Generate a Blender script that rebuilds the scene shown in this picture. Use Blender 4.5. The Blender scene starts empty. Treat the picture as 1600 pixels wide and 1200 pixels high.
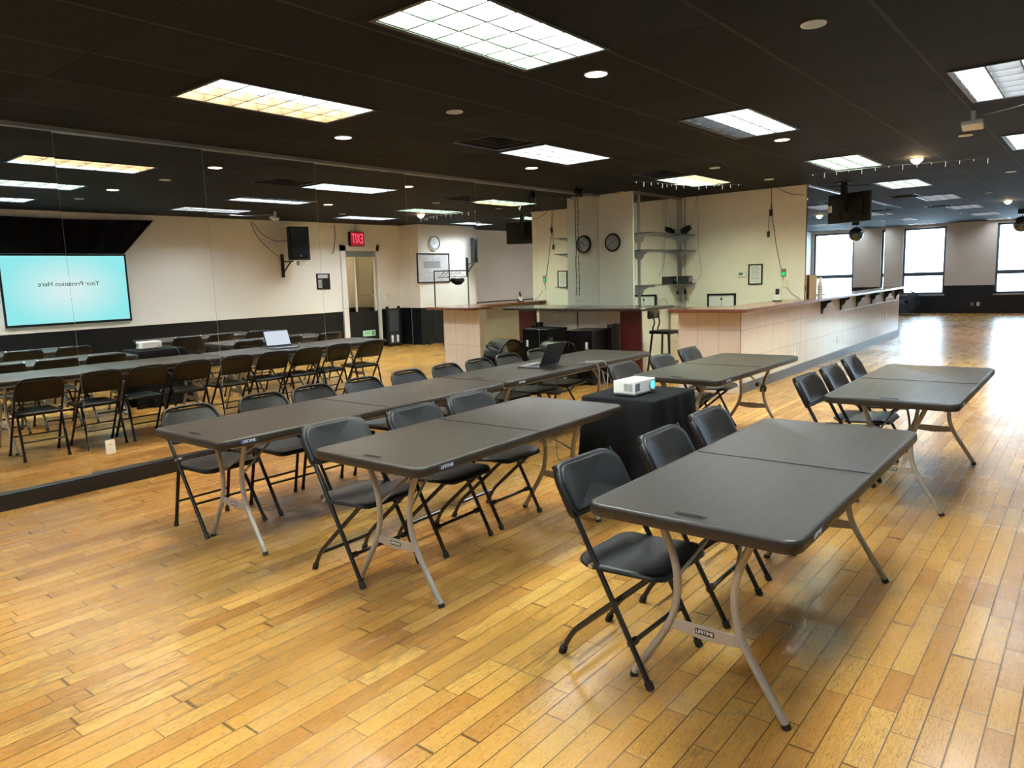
import bpy, math, random
from mathutils import Vector, Matrix
random.seed(7)
PI = math.pi
sc = bpy.context.scene
COL = sc.collection
CEIL = 2.79
EXPO = 2.78          # camera exposure in stops
KS = 1 / 2 ** EXPO   # keeps screens and signs at their own brightness

# ------------------------------------------------------------------ materials
def nt_new(name):
    m = bpy.data.materials.new(name); m.use_nodes = True
    t = m.node_tree; t.nodes.clear()
    out = t.nodes.new('ShaderNodeOutputMaterial')
    return m, t, out

class G:
    """tiny node-graph helper"""
    def __init__(s, t): s.t = t
    def n(s, typ, **kw):
        nd = s.t.nodes.new(typ)
        for k, v in kw.items(): setattr(nd, k, v)
        return nd
    def put(s, sock, v):
        if isinstance(v, bpy.types.NodeSocket): s.t.links.new(v, sock)
        elif v is not None:
            if isinstance(v, (tuple, list)) and len(v) == 3 and sock.type == 'RGBA': v = (*v, 1)
            sock.default_value = v
    def math(s, op, a, b=None, c=None, clamp=False):
        nd = s.n('ShaderNodeMath', operation=op, use_clamp=clamp)
        s.put(nd.inputs[0], a)
        if b is not None: s.put(nd.inputs[1], b)
        if c is not None: s.put(nd.inputs[2], c)
        return nd.outputs[0]
    def mix(s, f, a, b, mode='MIX'):
        nd = s.n('ShaderNodeMix', data_type='RGBA', blend_type=mode)
        s.put(nd.inputs[0], f); s.put(nd.inputs[6], a); s.put(nd.inputs[7], b)
        return nd.outputs[2]
    def xyz(s, v):
        nd = s.n('ShaderNodeSeparateXYZ'); s.put(nd.inputs[0], v); return nd.outputs
    def comb(s, x, y, z):
        nd = s.n('ShaderNodeCombineXYZ')
        for i, v in enumerate((x, y, z)): s.put(nd.inputs[i], v)
        return nd.outputs[0]
    def noise(s, vec, scale, detail=3, rough=.55, dist=0):
        nd = s.n('ShaderNodeTexNoise'); s.put(nd.inputs['Vector'], vec)
        nd.inputs['Scale'].default_value = scale; nd.inputs['Detail'].default_value = detail
        nd.inputs['Roughness'].default_value = rough; nd.inputs['Distortion'].default_value = dist
        return nd.outputs['Fac']
    def white(s, vec):
        nd = s.n('ShaderNodeTexWhiteNoise', noise_dimensions='3D'); s.put(nd.inputs['Vector'], vec)
        return nd.outputs['Value'], nd.outputs['Color']
    def ramp(s, f, stops):
        nd = s.n('ShaderNodeValToRGB'); s.put(nd.inputs[0], f)
        e = nd.color_ramp.elements
        while len(e) < len(stops): e.new(.5)
        for i, (p, c) in enumerate(stops):
            e[i].position = p; e[i].color = (*c, 1) if len(c) == 3 else c
        return nd.outputs[0]
    def step(s, v, lo, hi):
        nd = s.n('ShaderNodeMapRange', clamp=True); s.put(nd.inputs[0], v)
        nd.inputs[1].default_value = lo; nd.inputs[2].default_value = hi
        return nd.outputs[0]
    def bump(s, h, strength=.3, dist=.01):
        nd = s.n('ShaderNodeBump'); s.put(nd.inputs['Height'], h)
        nd.inputs['Strength'].default_value = strength; nd.inputs['Distance'].default_value = dist
        return nd.outputs[0]
    def bsdf(s, out, col, rough=.5, metal=0, spec=.5, normal=None, coat=0, coat_rough=.1):
        b = s.n('ShaderNodeBsdfPrincipled')
        s.put(b.inputs['Base Color'], col); s.put(b.inputs['Roughness'], rough)
        s.put(b.inputs['Metallic'], metal); s.put(b.inputs['Specular IOR Level'], spec)
        b.inputs['Coat Weight'].default_value = coat; b.inputs['Coat Roughness'].default_value = coat_rough
        if normal is not None: s.put(b.inputs['Normal'], normal)
        s.t.links.new(b.outputs[0], out.inputs[0]); return b
    def obj(s): return s.n('ShaderNodeTexCoord').outputs['Object']

def mat(name, col, rough=.5, metal=0, spec=.5, var=.06, scale=14, bump=0, coat=0):
    m, t, out = nt_new(name); g = G(t); o = g.obj()
    f = g.noise(o, scale, 3)
    d = tuple(max(0, c * (1 - var * 2)) for c in col); l = tuple(min(1, c * (1 + var * 2)) for c in col)
    c = g.mix(f, d, l)
    nrm = g.bump(g.noise(o, scale * 20, 2), bump, .002) if bump else None
    g.bsdf(out, c, rough, metal, spec, nrm, coat)
    return m

def emit(name, col, strength, base=(.8, .8, .8)):
    m, t, out = nt_new(name); g = G(t)
    e = g.n('ShaderNodeEmission'); e.inputs[0].default_value = (*col, 1); e.inputs[1].default_value = strength
    t.links.new(e.outputs[0], out.inputs[0]); return m

def floor_mat():
    m, t, out = nt_new('oak_strip_floor'); g = G(t); o = g.obj()
    X, Y, Z = g.xyz(o)
    W = .083
    r = g.math('DIVIDE', Y, W); row = g.math('FLOOR', r); fr = g.math('SUBTRACT', r, row)
    rv, rc = g.white(g.comb(row, 3.7, 1.3))
    rs = g.n('ShaderNodeSeparateColor'); g.put(rs.inputs[0], rc)
    L = g.math('ADD', g.math('MULTIPLY', rs.outputs[1], .22), .38)
    xx = g.math('ADD', g.math('DIVIDE', X, L), g.math('MULTIPLY', rv, 9))
    xw = g.math('ADD', xx, g.math('MULTIPLY', g.math('SINE', g.math('MULTIPLY', xx, 2.3)), .28))
    ci = g.math('FLOOR', xw); fx = g.math('SUBTRACT', xw, ci)
    pv, pc = g.white(g.comb(row, ci, 9.1))
    ps = g.n('ShaderNodeSeparateColor'); g.put(ps.inputs[0], pc)
    # gaps
    ey = g.math('MINIMUM', fr, g.math('SUBTRACT', 1, fr))
    ex = g.math('MINIMUM', fx, g.math('SUBTRACT', 1, fx))
    gy = g.math('SUBTRACT', 1, g.step(ey, .016, .042)); gx = g.math('SUBTRACT', 1, g.step(ex, .003, .009))
    gw, _ = g.white(g.comb(row, ci, 2.2))
    gap = g.math('MAXIMUM', g.math('MULTIPLY', gy, g.math('ADD', .65, g.math('MULTIPLY', rs.outputs[2], .35))), g.math('MULTIPLY', gx, .85))
    # grain
    off = g.comb(g.math('MULTIPLY', ps.outputs[0], 40), g.math('MULTIPLY', ps.outputs[1], 40), ps.outputs[2])
    mp = g.n('ShaderNodeVectorMath', operation='ADD'); g.put(mp.inputs[0], g.comb(g.math('MULTIPLY', X, 1.0), g.math('MULTIPLY', Y, 7.5), 0)); g.put(mp.inputs[1], off)
    grain = g.noise(mp.outputs[0], 5.5, 5, .6, .6)
    fine = g.noise(g.comb(g.math('MULTIPLY', X, 9), g.math('MULTIPLY', Y, 160), 0), 1.0, 3, .6)
    rings = g.math('FRACT', g.math('MULTIPLY', grain, 9))
    ringl = g.math('MULTIPLY', g.step(rings, .62, .95), g.step(ps.outputs[2], .35, .8))
    base = g.ramp(pv, [(0, (.41, .175, .034)), (.25, (.49, .235, .048)), (.7, (.55, .282, .062)), (1, (.60, .330, .082))])
    c = g.mix(g.math('MULTIPLY', ringl, .6), base, (.24, .10, .022))
    c = g.mix(g.math('MULTIPLY', g.step(grain, .5, .75), .22), c, (.57, .39, .15))
    c = g.mix(g.math('MULTIPLY', g.step(fine, .52, .8), .5), c, (.24, .115, .03))
    # worn finish: dark dashes and darkened growth rings in irregular walked-on patches
    patch = g.step(g.noise(o, .8, 4, .6), .36, .56)
    patch = g.math('MULTIPLY', patch, g.math('ADD', .30, g.math('MULTIPLY', ps.outputs[1], .8)))
    dsh = g.step(g.noise(g.comb(g.math('MULTIPLY', X, 26), g.math('MULTIPLY', Y, 120), pv), 1.0, 3, .6, .3), .50, .58)
    stk = g.step(g.noise(g.comb(g.math('MULTIPLY', X, 4), g.math('MULTIPLY', Y, 70), pv), 1.3, 5, .7, .5), .53, .63)
    wear = g.math('MULTIPLY', patch, g.math('MAXIMUM', g.math('MULTIPLY', dsh, .8), g.math('MAXIMUM', stk, g.math('MULTIPLY', g.step(rings, .70, .95), .75))))
    c = g.mix(g.math('MULTIPLY', wear, .86), c, (.07, .042, .02))
    spk = g.step(g.noise(g.comb(g.math('MULTIPLY', X, 1.0), g.math('MULTIPLY', Y, 3.0), 0), 48, 2, .5, .4), .60, .66)
    c = g.mix(g.math('MULTIPLY', spk, .45), c, (.13, .065, .022))
    c = g.mix(gap, c, (.06, .032, .014))
    ro = g.math('ADD', g.math('ADD', .16, g.math('MULTIPLY', g.noise(o, 3.0, 4), .13)), g.math('MULTIPLY', wear, .22))
    h = g.math('SUBTRACT', g.math('MULTIPLY', g.noise(g.comb(g.math('MULTIPLY', X, 2), g.math('MULTIPLY', Y, 14), 0), 1.4, 2), .25), gap)
    g.bsdf(out, c, ro, 0, .36, g.bump(h, .12, .003), 0)
    return m

def ceil_mat():
    m, t, out = nt_new('black_painted_ceiling_tile'); g = G(t); o = g.obj(); X, Y, Z = g.xyz(o)
    P = .65
    def line(v, ph, w):
        q = g.math('FRACT', g.math('DIVIDE', g.math('SUBTRACT', v, ph), P))
        d = g.math('MINIMUM', q, g.math('SUBTRACT', 1, q))
        return g.math('SUBTRACT', 1, g.step(d, w, w * 2))
    lv = line(X, 3.70, .007); lu = line(Y, -4.60, .011)
    tx = g.math('FLOOR', g.math('DIVIDE', g.math('SUBTRACT', X, 3.70), P)); ty = g.math('FLOOR', g.math('DIVIDE', g.math('SUBTRACT', Y, -4.6), P))
    tv, _ = g.white(g.comb(tx, ty, 4.0))
    c = g.mix(tv, (.0044, .0054, .0074), (.0108, .0126, .0166))
    fl = g.noise(g.comb(g.math('MULTIPLY', X, 10), g.math('MULTIPLY', Y, 26), 0), 1.5, 5, .7, .8)
    fm = g.math('MULTIPLY', g.step(fl, .60, .68), g.step(g.noise(o, .8, 2), .45, .65))
    c = g.mix(g.math('MULTIPLY', fm, .6), c, (.06, .058, .058))
    c = g.mix(g.math('MULTIPLY', lu, .55), c, (.06, .06, .064))
    c = g.mix(g.math('MULTIPLY', lv, .8), c, (.004, .004, .004))
    h = g.math('ADD', g.math('MULTIPLY', g.noise(o, 90, 3), .25), g.math('ADD', g.math('MULTIPLY', lu, -.8), g.math('MULTIPLY', lv, -1.2)))
    g.bsdf(out, c, .8, 0, .22, g.bump(h, .4, .006)); return m

def wall_mat(name, up, low, split, rough_low=.33):
    m, t, out = nt_new(name); g = G(t); o = g.obj(); X, Y, Z = g.xyz(o)
    f = g.step(Z, split - .004, split + .004)
    n1 = g.noise(o, 1.3, 4)
    u = g.mix(n1, tuple(c * .93 for c in up), tuple(min(1, c * 1.05) for c in up))
    l = g.mix(n1, tuple(c * .8 for c in low), tuple(c * 1.2 for c in low))
    ro = g.math('ADD', g.math('MULTIPLY', f, .62 - rough_low), rough_low)
    g.bsdf(out, g.mix(f, l, u), ro, 0, .45, g.bump(g.noise(o, 60, 3), .12, .003)); return m

def tile_mat(name, col, ax, pu, pv, ou=0, ov=0, rough=.22):
    m, t, out = nt_new(name); g = G(t); o = g.obj(); s = g.xyz(o)
    def line(v, ph, P, w):
        q = g.math('FRACT', g.math('DIVIDE', g.math('SUBTRACT', v, ph), P))
        d = g.math('MULTIPLY', g.math('MINIMUM', q, g.math('SUBTRACT', 1, q)), P)
        return g.math('SUBTRACT', 1, g.step(d, w, w * 2.2))
    L = g.math('MAXIMUM', line(s[ax], ou, pu, .0018), line(s[2], ov, pv, .0018))
    n = g.noise(o, 4, 3)
    c = g.mix(n, tuple(c * .93 for c in col), tuple(min(1, c * 1.06) for c in col))
    c = g.mix(g.math('MULTIPLY', L, .75), c, tuple(c * .45 for c in col))
    wv = g.noise(o, 9, 2)
    g.bsdf(out, c, rough, 0, .5, g.bump(g.math('SUBTRACT', g.math('MULTIPLY', wv, .15), L), .15, .004)); return m

def wood_mat(name, a, b, rough=.3, ax=0, coat=.3):
    m, t, out = nt_new(name); g = G(t); o = g.obj(); s = list(g.xyz(o))
    v = [g.math('MULTIPLY', s[i], 1.2 if i == ax else 22) for i in range(3)]
    n = g.noise(g.comb(*v), 1.5, 5, .6, .7)
    g.bsdf(out, g.ramp(n, [(.25, a), (.7, b)]), rough, 0, .5, None, coat); return m

def table_mat():
    m, t, out = nt_new('dark_brown_pebbled_plastic'); g = G(t); o = g.obj(); X, Y, Z = g.xyz(o)
    n = g.noise(g.comb(g.math('MULTIPLY', X, 1.2), g.math('MULTIPLY', Y, 26), 0), 1.2, 4)
    c = g.mix(n, (.020, .0140, .0100), (.031, .0230, .0170))
    c = g.mix(g.math('MULTIPLY', g.step(g.noise(o, 3, 4), .6, .75), .2), c, (.05, .04, .034))
    h = g.math('ADD', g.noise(o, 260, 2), g.math('MULTIPLY', n, .4))
    g.bsdf(out, c, g.math('ADD', .34, g.math('MULTIPLY', n, .12)), 0, .5, g.bump(h, .25, .0015)); return m

def mirror_mat():
    m, t, out = nt_new('silvered_mirror_glass'); g = G(t); o = g.obj()
    c = g.mix(g.noise(o, 2, 2), (.86, .89, .89), (.89, .91, .91))
    g.bsdf(out, c, .0, 1, .5); return m

def glass_mat(name, tint=(.93, .97, .97), refl=.12):
    m, t, out = nt_new(name); g = G(t)
    fr = g.n('ShaderNodeLayerWeight'); fr.inputs[0].default_value = .35
    tr = g.n('ShaderNodeBsdfTransparent'); tr.inputs[0].default_value = (*tint, 1)
    gl = g.n('ShaderNodeBsdfGlossy'); gl.inputs['Roughness'].default_value = .01
    mx = g.n('ShaderNodeMixShader')
    f = g.math('ADD', g.math('MULTIPLY', fr.outputs['Fresnel'], .8), refl * .3)
    g.put(mx.inputs[0], f); t.links.new(tr.outputs[0], mx.inputs[1]); t.links.new(gl.outputs[0], mx.inputs[2])
    t.links.new(mx.outputs[0], out.inputs[0]); return m

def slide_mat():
    m, t, out = nt_new('self_glowing_pale_cyan_slide'); g = G(t); o = g.obj(); X, Y, Z = g.xyz(o)
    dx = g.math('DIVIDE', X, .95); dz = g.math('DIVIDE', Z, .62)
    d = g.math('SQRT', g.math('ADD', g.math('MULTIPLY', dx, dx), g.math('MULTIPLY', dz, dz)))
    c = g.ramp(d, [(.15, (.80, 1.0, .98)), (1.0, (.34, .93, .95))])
    e = g.n('ShaderNodeEmission'); g.put(e.inputs[0], c); e.inputs[1].default_value = .97 * KS  # screen surface glows by itself, standing in for the projector beam
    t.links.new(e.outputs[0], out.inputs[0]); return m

def cloth_mat():
    m, t, out = nt_new('black_table_cloth'); g = G(t); o = g.obj()
    c = g.mix(g.noise(o, 5, 3), (.005, .005, .006), (.010, .010, .012))
    g.bsdf(out, c, .9, 0, .12, g.bump(g.noise(o, 500, 1), .2, .001)); return m

M = {}
M['floor'] = floor_mat(); M['ceil'] = ceil_mat()
CREAM = (.84, .795, .72)
M['wall'] = wall_mat('cream_wall_black_dado', CREAM, (.0075, .0085, .011), .87)
M['wall_far'] = wall_mat('far_wall_cream_over_black', (.70, .66, .60), (.010, .012, .018), .86)
M['cream'] = mat('cream_wall_paint', CREAM, .6, 0, .4, .03, 2)
M['greycream'] = mat('grey_cream_column_paint', (.74, .72, .69), .55, 0, .4, .03, 2)
M['tile_x'] = tile_mat('cream_wall_tile_end', (.74, .62, .50), 1, .29, .36, -2.69, .085)
M['tile_y'] = tile_mat('cream_wall_tile_front', (.66, .60, .56), 0, .29, .36, 8.88, .085, .16)
M['counter'] = wood_mat('red_mahogany_counter', (.13, .038, .022), (.23, .078, .048), .22, 0, .5)
M['counter_dark'] = wood_mat('dark_grey_brown_counter', (.030, .022, .019), (.065, .048, .040), .25, 1, .4)
M['panel_red'] = wood_mat('dark_red_stained_panel', (.06, .008, .010), (.11, .016, .018), .35, 2, .2)
M['table'] = table_mat()
M['leg'] = mat('taupe_grey_powder_coated_steel', (.40, .36, .31), .38, .35, .5, .05)
M['rubber'] = mat('black_rubber', (.012, .012, .012), .6)
M['steel_black'] = mat('gloss_black_steel_tube', (.010, .010, .011), .25, 0, .6)
M['plastic'] = mat('black_chair_plastic', (.006, .006, .0072), .38, 0, .42, .06, 30, .25)
M['metal_chair'] = mat('black_brown_enamel_steel', (.0045, .004, .0038), .36, 0, .35)
M['zinc'] = mat('zinc_rivet', (.62, .60, .56), .35, .9)
M['white'] = mat('white_plastic', (.78, .78, .76), .4, 0, .5, .03)
M['white_paint'] = mat('white_gloss_paint', (.80, .78, .73), .4, 0, .5, .03)
M['ivory'] = mat('ivory_plastic', (.80, .74, .60), .4, 0, .5, .03)
M['black'] = mat('black_matt_plastic', (.006, .006, .0068), .5, 0, .5)
M['black_gloss'] = mat('black_gloss_panel', (.006, .006, .008), .12, 0, .5)
M['grey'] = mat('mid_grey_plastic', (.22, .22, .22), .45)
M['grey_metal'] = mat('grey_aluminium', (.42, .43, .45), .35, .8)
M['trim_grey'] = mat('bluish_grey_mirror_channel', (.24, .25, .28), .4, .4)
M['kick'] = mat('dark_slate_kickboard', (.050, .060, .085), .3, 0, .5)
M['plinth'] = mat('black_painted_plinth', (.010, .009, .0085), .4, 0, .5)
M['mirror'] = mirror_mat()
M['edge'] = mat('pale_polished_glass_edge', (.40, .43, .42), .3)
M['glass'] = glass_mat('window_glass')
M['glass_door'] = glass_mat('tinted_door_glass', (.78, .78, .70))
M['glass_shelf'] = glass_mat('green_edge_shelf_glass', (.62, .72, .66))
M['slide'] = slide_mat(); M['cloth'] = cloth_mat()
M['frame_win'] = mat('slate_window_frame', (.10, .13, .18), .35, .3)
M['louver'] = mat('parabolic_louver_blade', (.10, .10, .10), .5, 0, .2, .02); M['tray'] = mat('white_enamel_tray', (.7, .7, .7), .5, 0, .3, .02)
M['panel_frame'] = mat('dark_fixture_frame', (.05, .05, .055), .4, .4)
M['wood_orange'] = wood_mat('orange_wood_panel', (.30, .13, .04), (.42, .20, .07), .4, 2, 0)
M['cardboard'] = mat('tan_board', (.40, .25, .16), .7)
M['paper'] = mat('white_paper', (.82, .82, .82), .8, 0, .3, .02)
M['ink'] = mat('dark_ink', (.02, .02, .025), .7)
M['ink_blue'] = mat('navy_ink', (.02, .05, .12), .7)
M['slide_ink'] = mat('grey_green_slide_letters', (.01, .035, .04), .9, 0, .1)
M['label_dark'] = mat('dark_nameplate', (.02, .012, .014), .4)
M['exit_red'] = emit('lit_red_exit_letters', (1, .10, .16), 1.6 * KS)
M['exit_face'] = emit('lit_pink_exit_face', (.42, .02, .03), 1.0 * KS)
M['exit_green'] = emit('lit_green_exit_face', (.62, 1, .55), .75 * KS)
M['ink_green'] = mat('dark_green_ink', (.02, .12, .04), .7)
M['led_green'] = emit('lit_green_button', (.02, .9, .25), 1.0 * KS)
M['lcd'] = mat('grey_lcd', (.16, .17, .13), .2)
M['lens_blue'] = emit('lit_projector_lens', (.15, .75, 1.0), 1.3 * KS)
M['laptop'] = mat('dark_navy_laptop_lid', (.010, .015, .028), .3, .3)
M['laptop_deck'] = mat('grey_laptop_deck', (.20, .20, .20), .4, .5)
M['laptop_screen'] = emit('lit_laptop_screen', (.82, .90, 1.0), .9 * KS)
M['bulb_white'] = emit('fairy_light_bulb', (1, .95, .9), .8 * KS)
M['blue_paint'] = mat('blue_slate_fan', (.10, .15, .22), .4, .3)
M['art'] = mat('pale_grey_print', (.52, .50, .50), .7, 0, .3, .15, 9)
M['dial_grey'] = mat('lavender_grey_dial', (.33, .32, .36), .6)
M['art2'] = mat('grey_print_block', (.30, .29, .30), .7, 0, .3, .25, 60)
M['pvc_beige'] = mat('warm_sensor_plastic', (.62, .56, .48), .5)

# ------------------------------------------------------------------ mesh builder
def _interp(r, f):
    q = f * (len(r) - 1); i = min(int(q), len(r) - 2); return r[i] + (r[i + 1] - r[i]) * (q - i)

class B:
    def __init__(s): s.v = []; s.f = []
    def add(s, vs, fs):
        k = len(s.v); s.v += [tuple(v) for v in vs]; s.f += [[i + k for i in f] for f in fs]; return s
    def box(s, x0, x1, y0, y1, z0, z1):
        vs = [(x, y, z) for x in (x0, x1) for y in (y0, y1) for z in (z0, z1)]
        return s.add(vs, [(0, 1, 3, 2), (4, 6, 7, 5), (0, 4, 5, 1), (2, 3, 7, 6), (0, 2, 6, 4), (1, 5, 7, 3)])
    def obox(s, c, ax, ay, az, hx, hy, hz):
        c = Vector(c); ax, ay, az = (Vector(a).normalized() for a in (ax, ay, az))
        vs = [c + ax * (i * hx) + ay * (j * hy) + az * (k * hz) for i in (-1, 1) for j in (-1, 1) for k in (-1, 1)]
        return s.add(vs, [(0, 1, 3, 2), (4, 6, 7, 5), (0, 4, 5, 1), (2, 3, 7, 6), (0, 2, 6, 4), (1, 5, 7, 3)])
    def prism(s, poly, axis, a, b):
        """poly of 2D points extruded along axis (0,1,2) from a to b"""
        def P(p, h):
            q = list(p); q.insert(axis, h); return tuple(q)
        n = len(poly); vs = [P(p, a) for p in poly] + [P(p, b) for p in poly]
        fs = [list(range(n))[::-1], list(range(n, 2 * n))] + [(i, (i + 1) % n, n + (i + 1) % n, n + i) for i in range(n)]
        return s.add(vs, fs)
    def tube(s, pts, r, n=8, smooth=0, closed=False):
        pts = [Vector(p) for p in pts]
        for _ in range(smooth):
            q = [pts[0]]
            for a, b in zip(pts, pts[1:]): q += [a * .75 + b * .25, a * .25 + b * .75]
            q.append(pts[-1]); pts = q
        m = len(pts); vs = []; nrm = None
        for i in range(m):
            if closed: t = pts[(i + 1) % m] - pts[i - 1]
            else: t = pts[min(i + 1, m - 1)] - pts[max(i - 1, 0)]
            t.normalize()
            if nrm is None:
                a = Vector((0, 0, 1)) if abs(t.z) < .9 else Vector((1, 0, 0))
                nrm = t.cross(a).normalized()
            else:
                nrm = (nrm - t * nrm.dot(t)).normalized()
            bn = t.cross(nrm)
            rr = r if not isinstance(r, (list, tuple)) else _interp(r, i / max(1, m - 1))
            for k in range(n):
                a = 2 * PI * k / n
                vs.append(pts[i] + nrm * (math.cos(a) * rr) + bn * (math.sin(a) * rr))
        fs = []
        for i in range(m if closed else m - 1):
            j = (i + 1) % m
            for k in range(n):
                fs.append((i * n + k, i * n + (k + 1) % n, j * n + (k + 1) % n, j * n + k))
        if not closed: fs += [list(range(n))[::-1], [(m - 1) * n + k for k in range(n)]]
        return s.add(vs, fs)
    def cyl(s, a, b, r, n=16, r2=None):
        return s.tube([a, b], [r, r if r2 is None else r2], n)
    def sphere(s, c, r, nu=16, nv=10):
        c = Vector(c); vs = []; fs = []
        for j in range(1, nv):
            p = PI * j / nv
            for i in range(nu):
                a = 2 * PI * i / nu
                vs.append(c + Vector((math.sin(p) * math.cos(a), math.sin(p) * math.sin(a), math.cos(p))) * r)
        for j in range(nv - 2):
            for i in range(nu):
                fs.append((j * nu + i, (j + 1) * nu + i, (j + 1) * nu + (i + 1) % nu, j * nu + (i + 1) % nu))
        vs += [c + Vector((0, 0, r)), c - Vector((0, 0, r))]; T = len(vs) - 2
        for i in range(nu):
            fs.append((T, i, (i + 1) % nu)); fs.append((T + 1, (nv - 2) * nu + (i + 1) % nu, (nv - 2) * nu + i))
        return s.add(vs, fs)
    def torus(s, c, u, v, R, r, n=28, k=8):
        c, u, v = Vector(c), Vector(u).normalized(), Vector(v).normalized()
        return s.tube([c + u * (R * math.cos(2 * PI * i / n)) + v * (R * math.sin(2 * PI * i / n)) for i in range(n)], r, k, 0, True)
    def rings(s, rings):
        """list of equal-length loops, first and last closed with n-gons"""
        n = len(rings[0]); vs = [p for r in rings for p in r]; fs = [list(range(n))[::-1]]
        for i in range(len(rings) - 1):
            for k in range(n):
                fs.append((i * n + k, i * n + (k + 1) % n, (i + 1) * n + (k + 1) % n, (i + 1) * n + k))
        fs.append([(len(rings) - 1) * n + k for k in range(n)])
        return s.add(vs, fs)
    def xf(s, fn, start=0):
        s.v[start:] = [tuple(fn(*v)) for v in s.v[start:]]; return s
    def make(s, name, m, parent=None, loc=None, smooth=True, bev=0, seg=2, ang=40):
        me = bpy.data.meshes.new(name); me.from_pydata(s.v, [], s.f)
        import bmesh
        bm = bmesh.new(); bm.from_mesh(me); bmesh.ops.recalc_face_normals(bm, faces=bm.faces); bm.to_mesh(me); bm.free()
        me.materials.append(M[m] if isinstance(m, str) else m)
        if smooth:
            me.polygons.foreach_set('use_smooth', [True] * len(me.polygons)); me.set_sharp_from_angle(angle=math.radians(ang))
        o = bpy.data.objects.new(name, me); COL.objects.link(o)
        if parent is not None: o.parent = parent
        if loc is not None: o.location = loc
        if bev:
            b = o.modifiers.new('bevel', 'BEVEL'); b.width = bev; b.segments = seg; b.limit_method = 'ANGLE'; b.angle_limit = math.radians(35)
        return o

def rrect(w, d, r, n=6):
    """rounded rectangle outline (half sizes w,d)"""
    out = []
    r = r if isinstance(r, (list, tuple)) else [r] * 4
    for (cx, cy, a0, q) in ((1, 1, 0, r[0]), (-1, 1, 90, r[1]), (-1, -1, 180, r[2]), (1, -1, 270, r[3])):
        for i in range(n + 1):
            a = math.radians(a0 + 90 * i / n)
            out.append((cx * (w - q) + q * math.cos(a), cy * (d - q) + q * math.sin(a)))
    return out

def pad(b, w, d, r, th, fn, dish=0, roll=.012):
    """rounded cushion-like slab; fn(u,v,h)->xyz; top at h=0, bottom at -th"""
    def loop(inset, h, k=None):
        sx = (w - inset) / w; sy = (d - inset) / d
        return [fn(x * sx, y * sy, h) for x, y in rrect(w, d, r)]
    rings = []
    for f in (.15, .4, .65, .85):
        rings.append([fn(x * f, y * f, -dish * (1 - f * f)) for x, y in rrect(w, d, r)])
    rings += [loop(roll, 0), loop(roll * .3, -roll * .3), loop(0, -roll), loop(0, -th + roll * .4), loop(roll * .5, -th)]
    for f in (.6, .2): rings.append([fn(x * f, y * f, -th) for x, y in rrect(w, d, r)])
    b.rings(rings); return b

def tag(o, label=None, cat=None, group=None, kind=None):
    if label: o['label'] = label
    if cat: o['category'] = cat
    if group: o['group'] = group
    if kind: o['kind'] = kind
    return o
def thing(name, label, cat, loc=(0, 0, 0), rz=0, group=None):
    o = bpy.data.objects.new(name, None); COL.objects.link(o); o.empty_display_size = .1
    o.location = loc; o.rotation_euler = (0, 0, rz); return tag(o, label, cat, group)
def dup(root, loc, rz=0, label=None, group=None):
    r = root.copy(); COL.objects.link(r); r.location = loc; r.rotation_euler = (0, 0, rz)
    if label: r['label'] = label
    if group: r['group'] = group
    for ch in list(root.children):
        c = ch.copy(); COL.objects.link(c); c.parent = r
        for gch in ch.children:
            d = gch.copy(); COL.objects.link(d); d.parent = c
    return r
def struct(o, label=None): o['kind'] = 'structure'; return o

_txt = {}
def text_builder(s, size, depth=.0005):
    """lettering as a mesh builder in the local XY plane, centred"""
    cu = bpy.data.curves.new('t', 'FONT'); cu.body = s; cu.size = size; cu.align_x = 'CENTER'; cu.align_y = 'CENTER'; cu.extrude = depth
    ob = bpy.data.objects.new('t', cu); COL.objects.link(ob)
    bpy.context.view_layer.update()
    me = bpy.data.meshes.new_from_object(ob.evaluated_get(bpy.context.evaluated_depsgraph_get()))
    b = B(); b.add([tuple(v.co) for v in me.vertices], [list(p.vertices) for p in me.polygons])
    bpy.data.objects.remove(ob); bpy.data.curves.remove(cu); bpy.data.meshes.remove(me)
    return b

# ------------------------------------------------------------------ room shell
OPP = -7.1; FAR = 26.5; BACK = -2.6; MW = .03   # opposite wall, window wall, wall behind the camera, wall behind the mirrors
struct(B().box(BACK - .2, FAR + .3, OPP - 1.6, .3, -.1, 0).make('floor', 'floor', smooth=False))
struct(B().box(BACK - .2, FAR + .3, OPP - 1.6, .3, CEIL + .115, CEIL + .12).make('roof_slab', 'black', smooth=False)).name = 'unseen_roof_slab'  # unseen roof slab closing the room above the recessed fixtures
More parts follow.
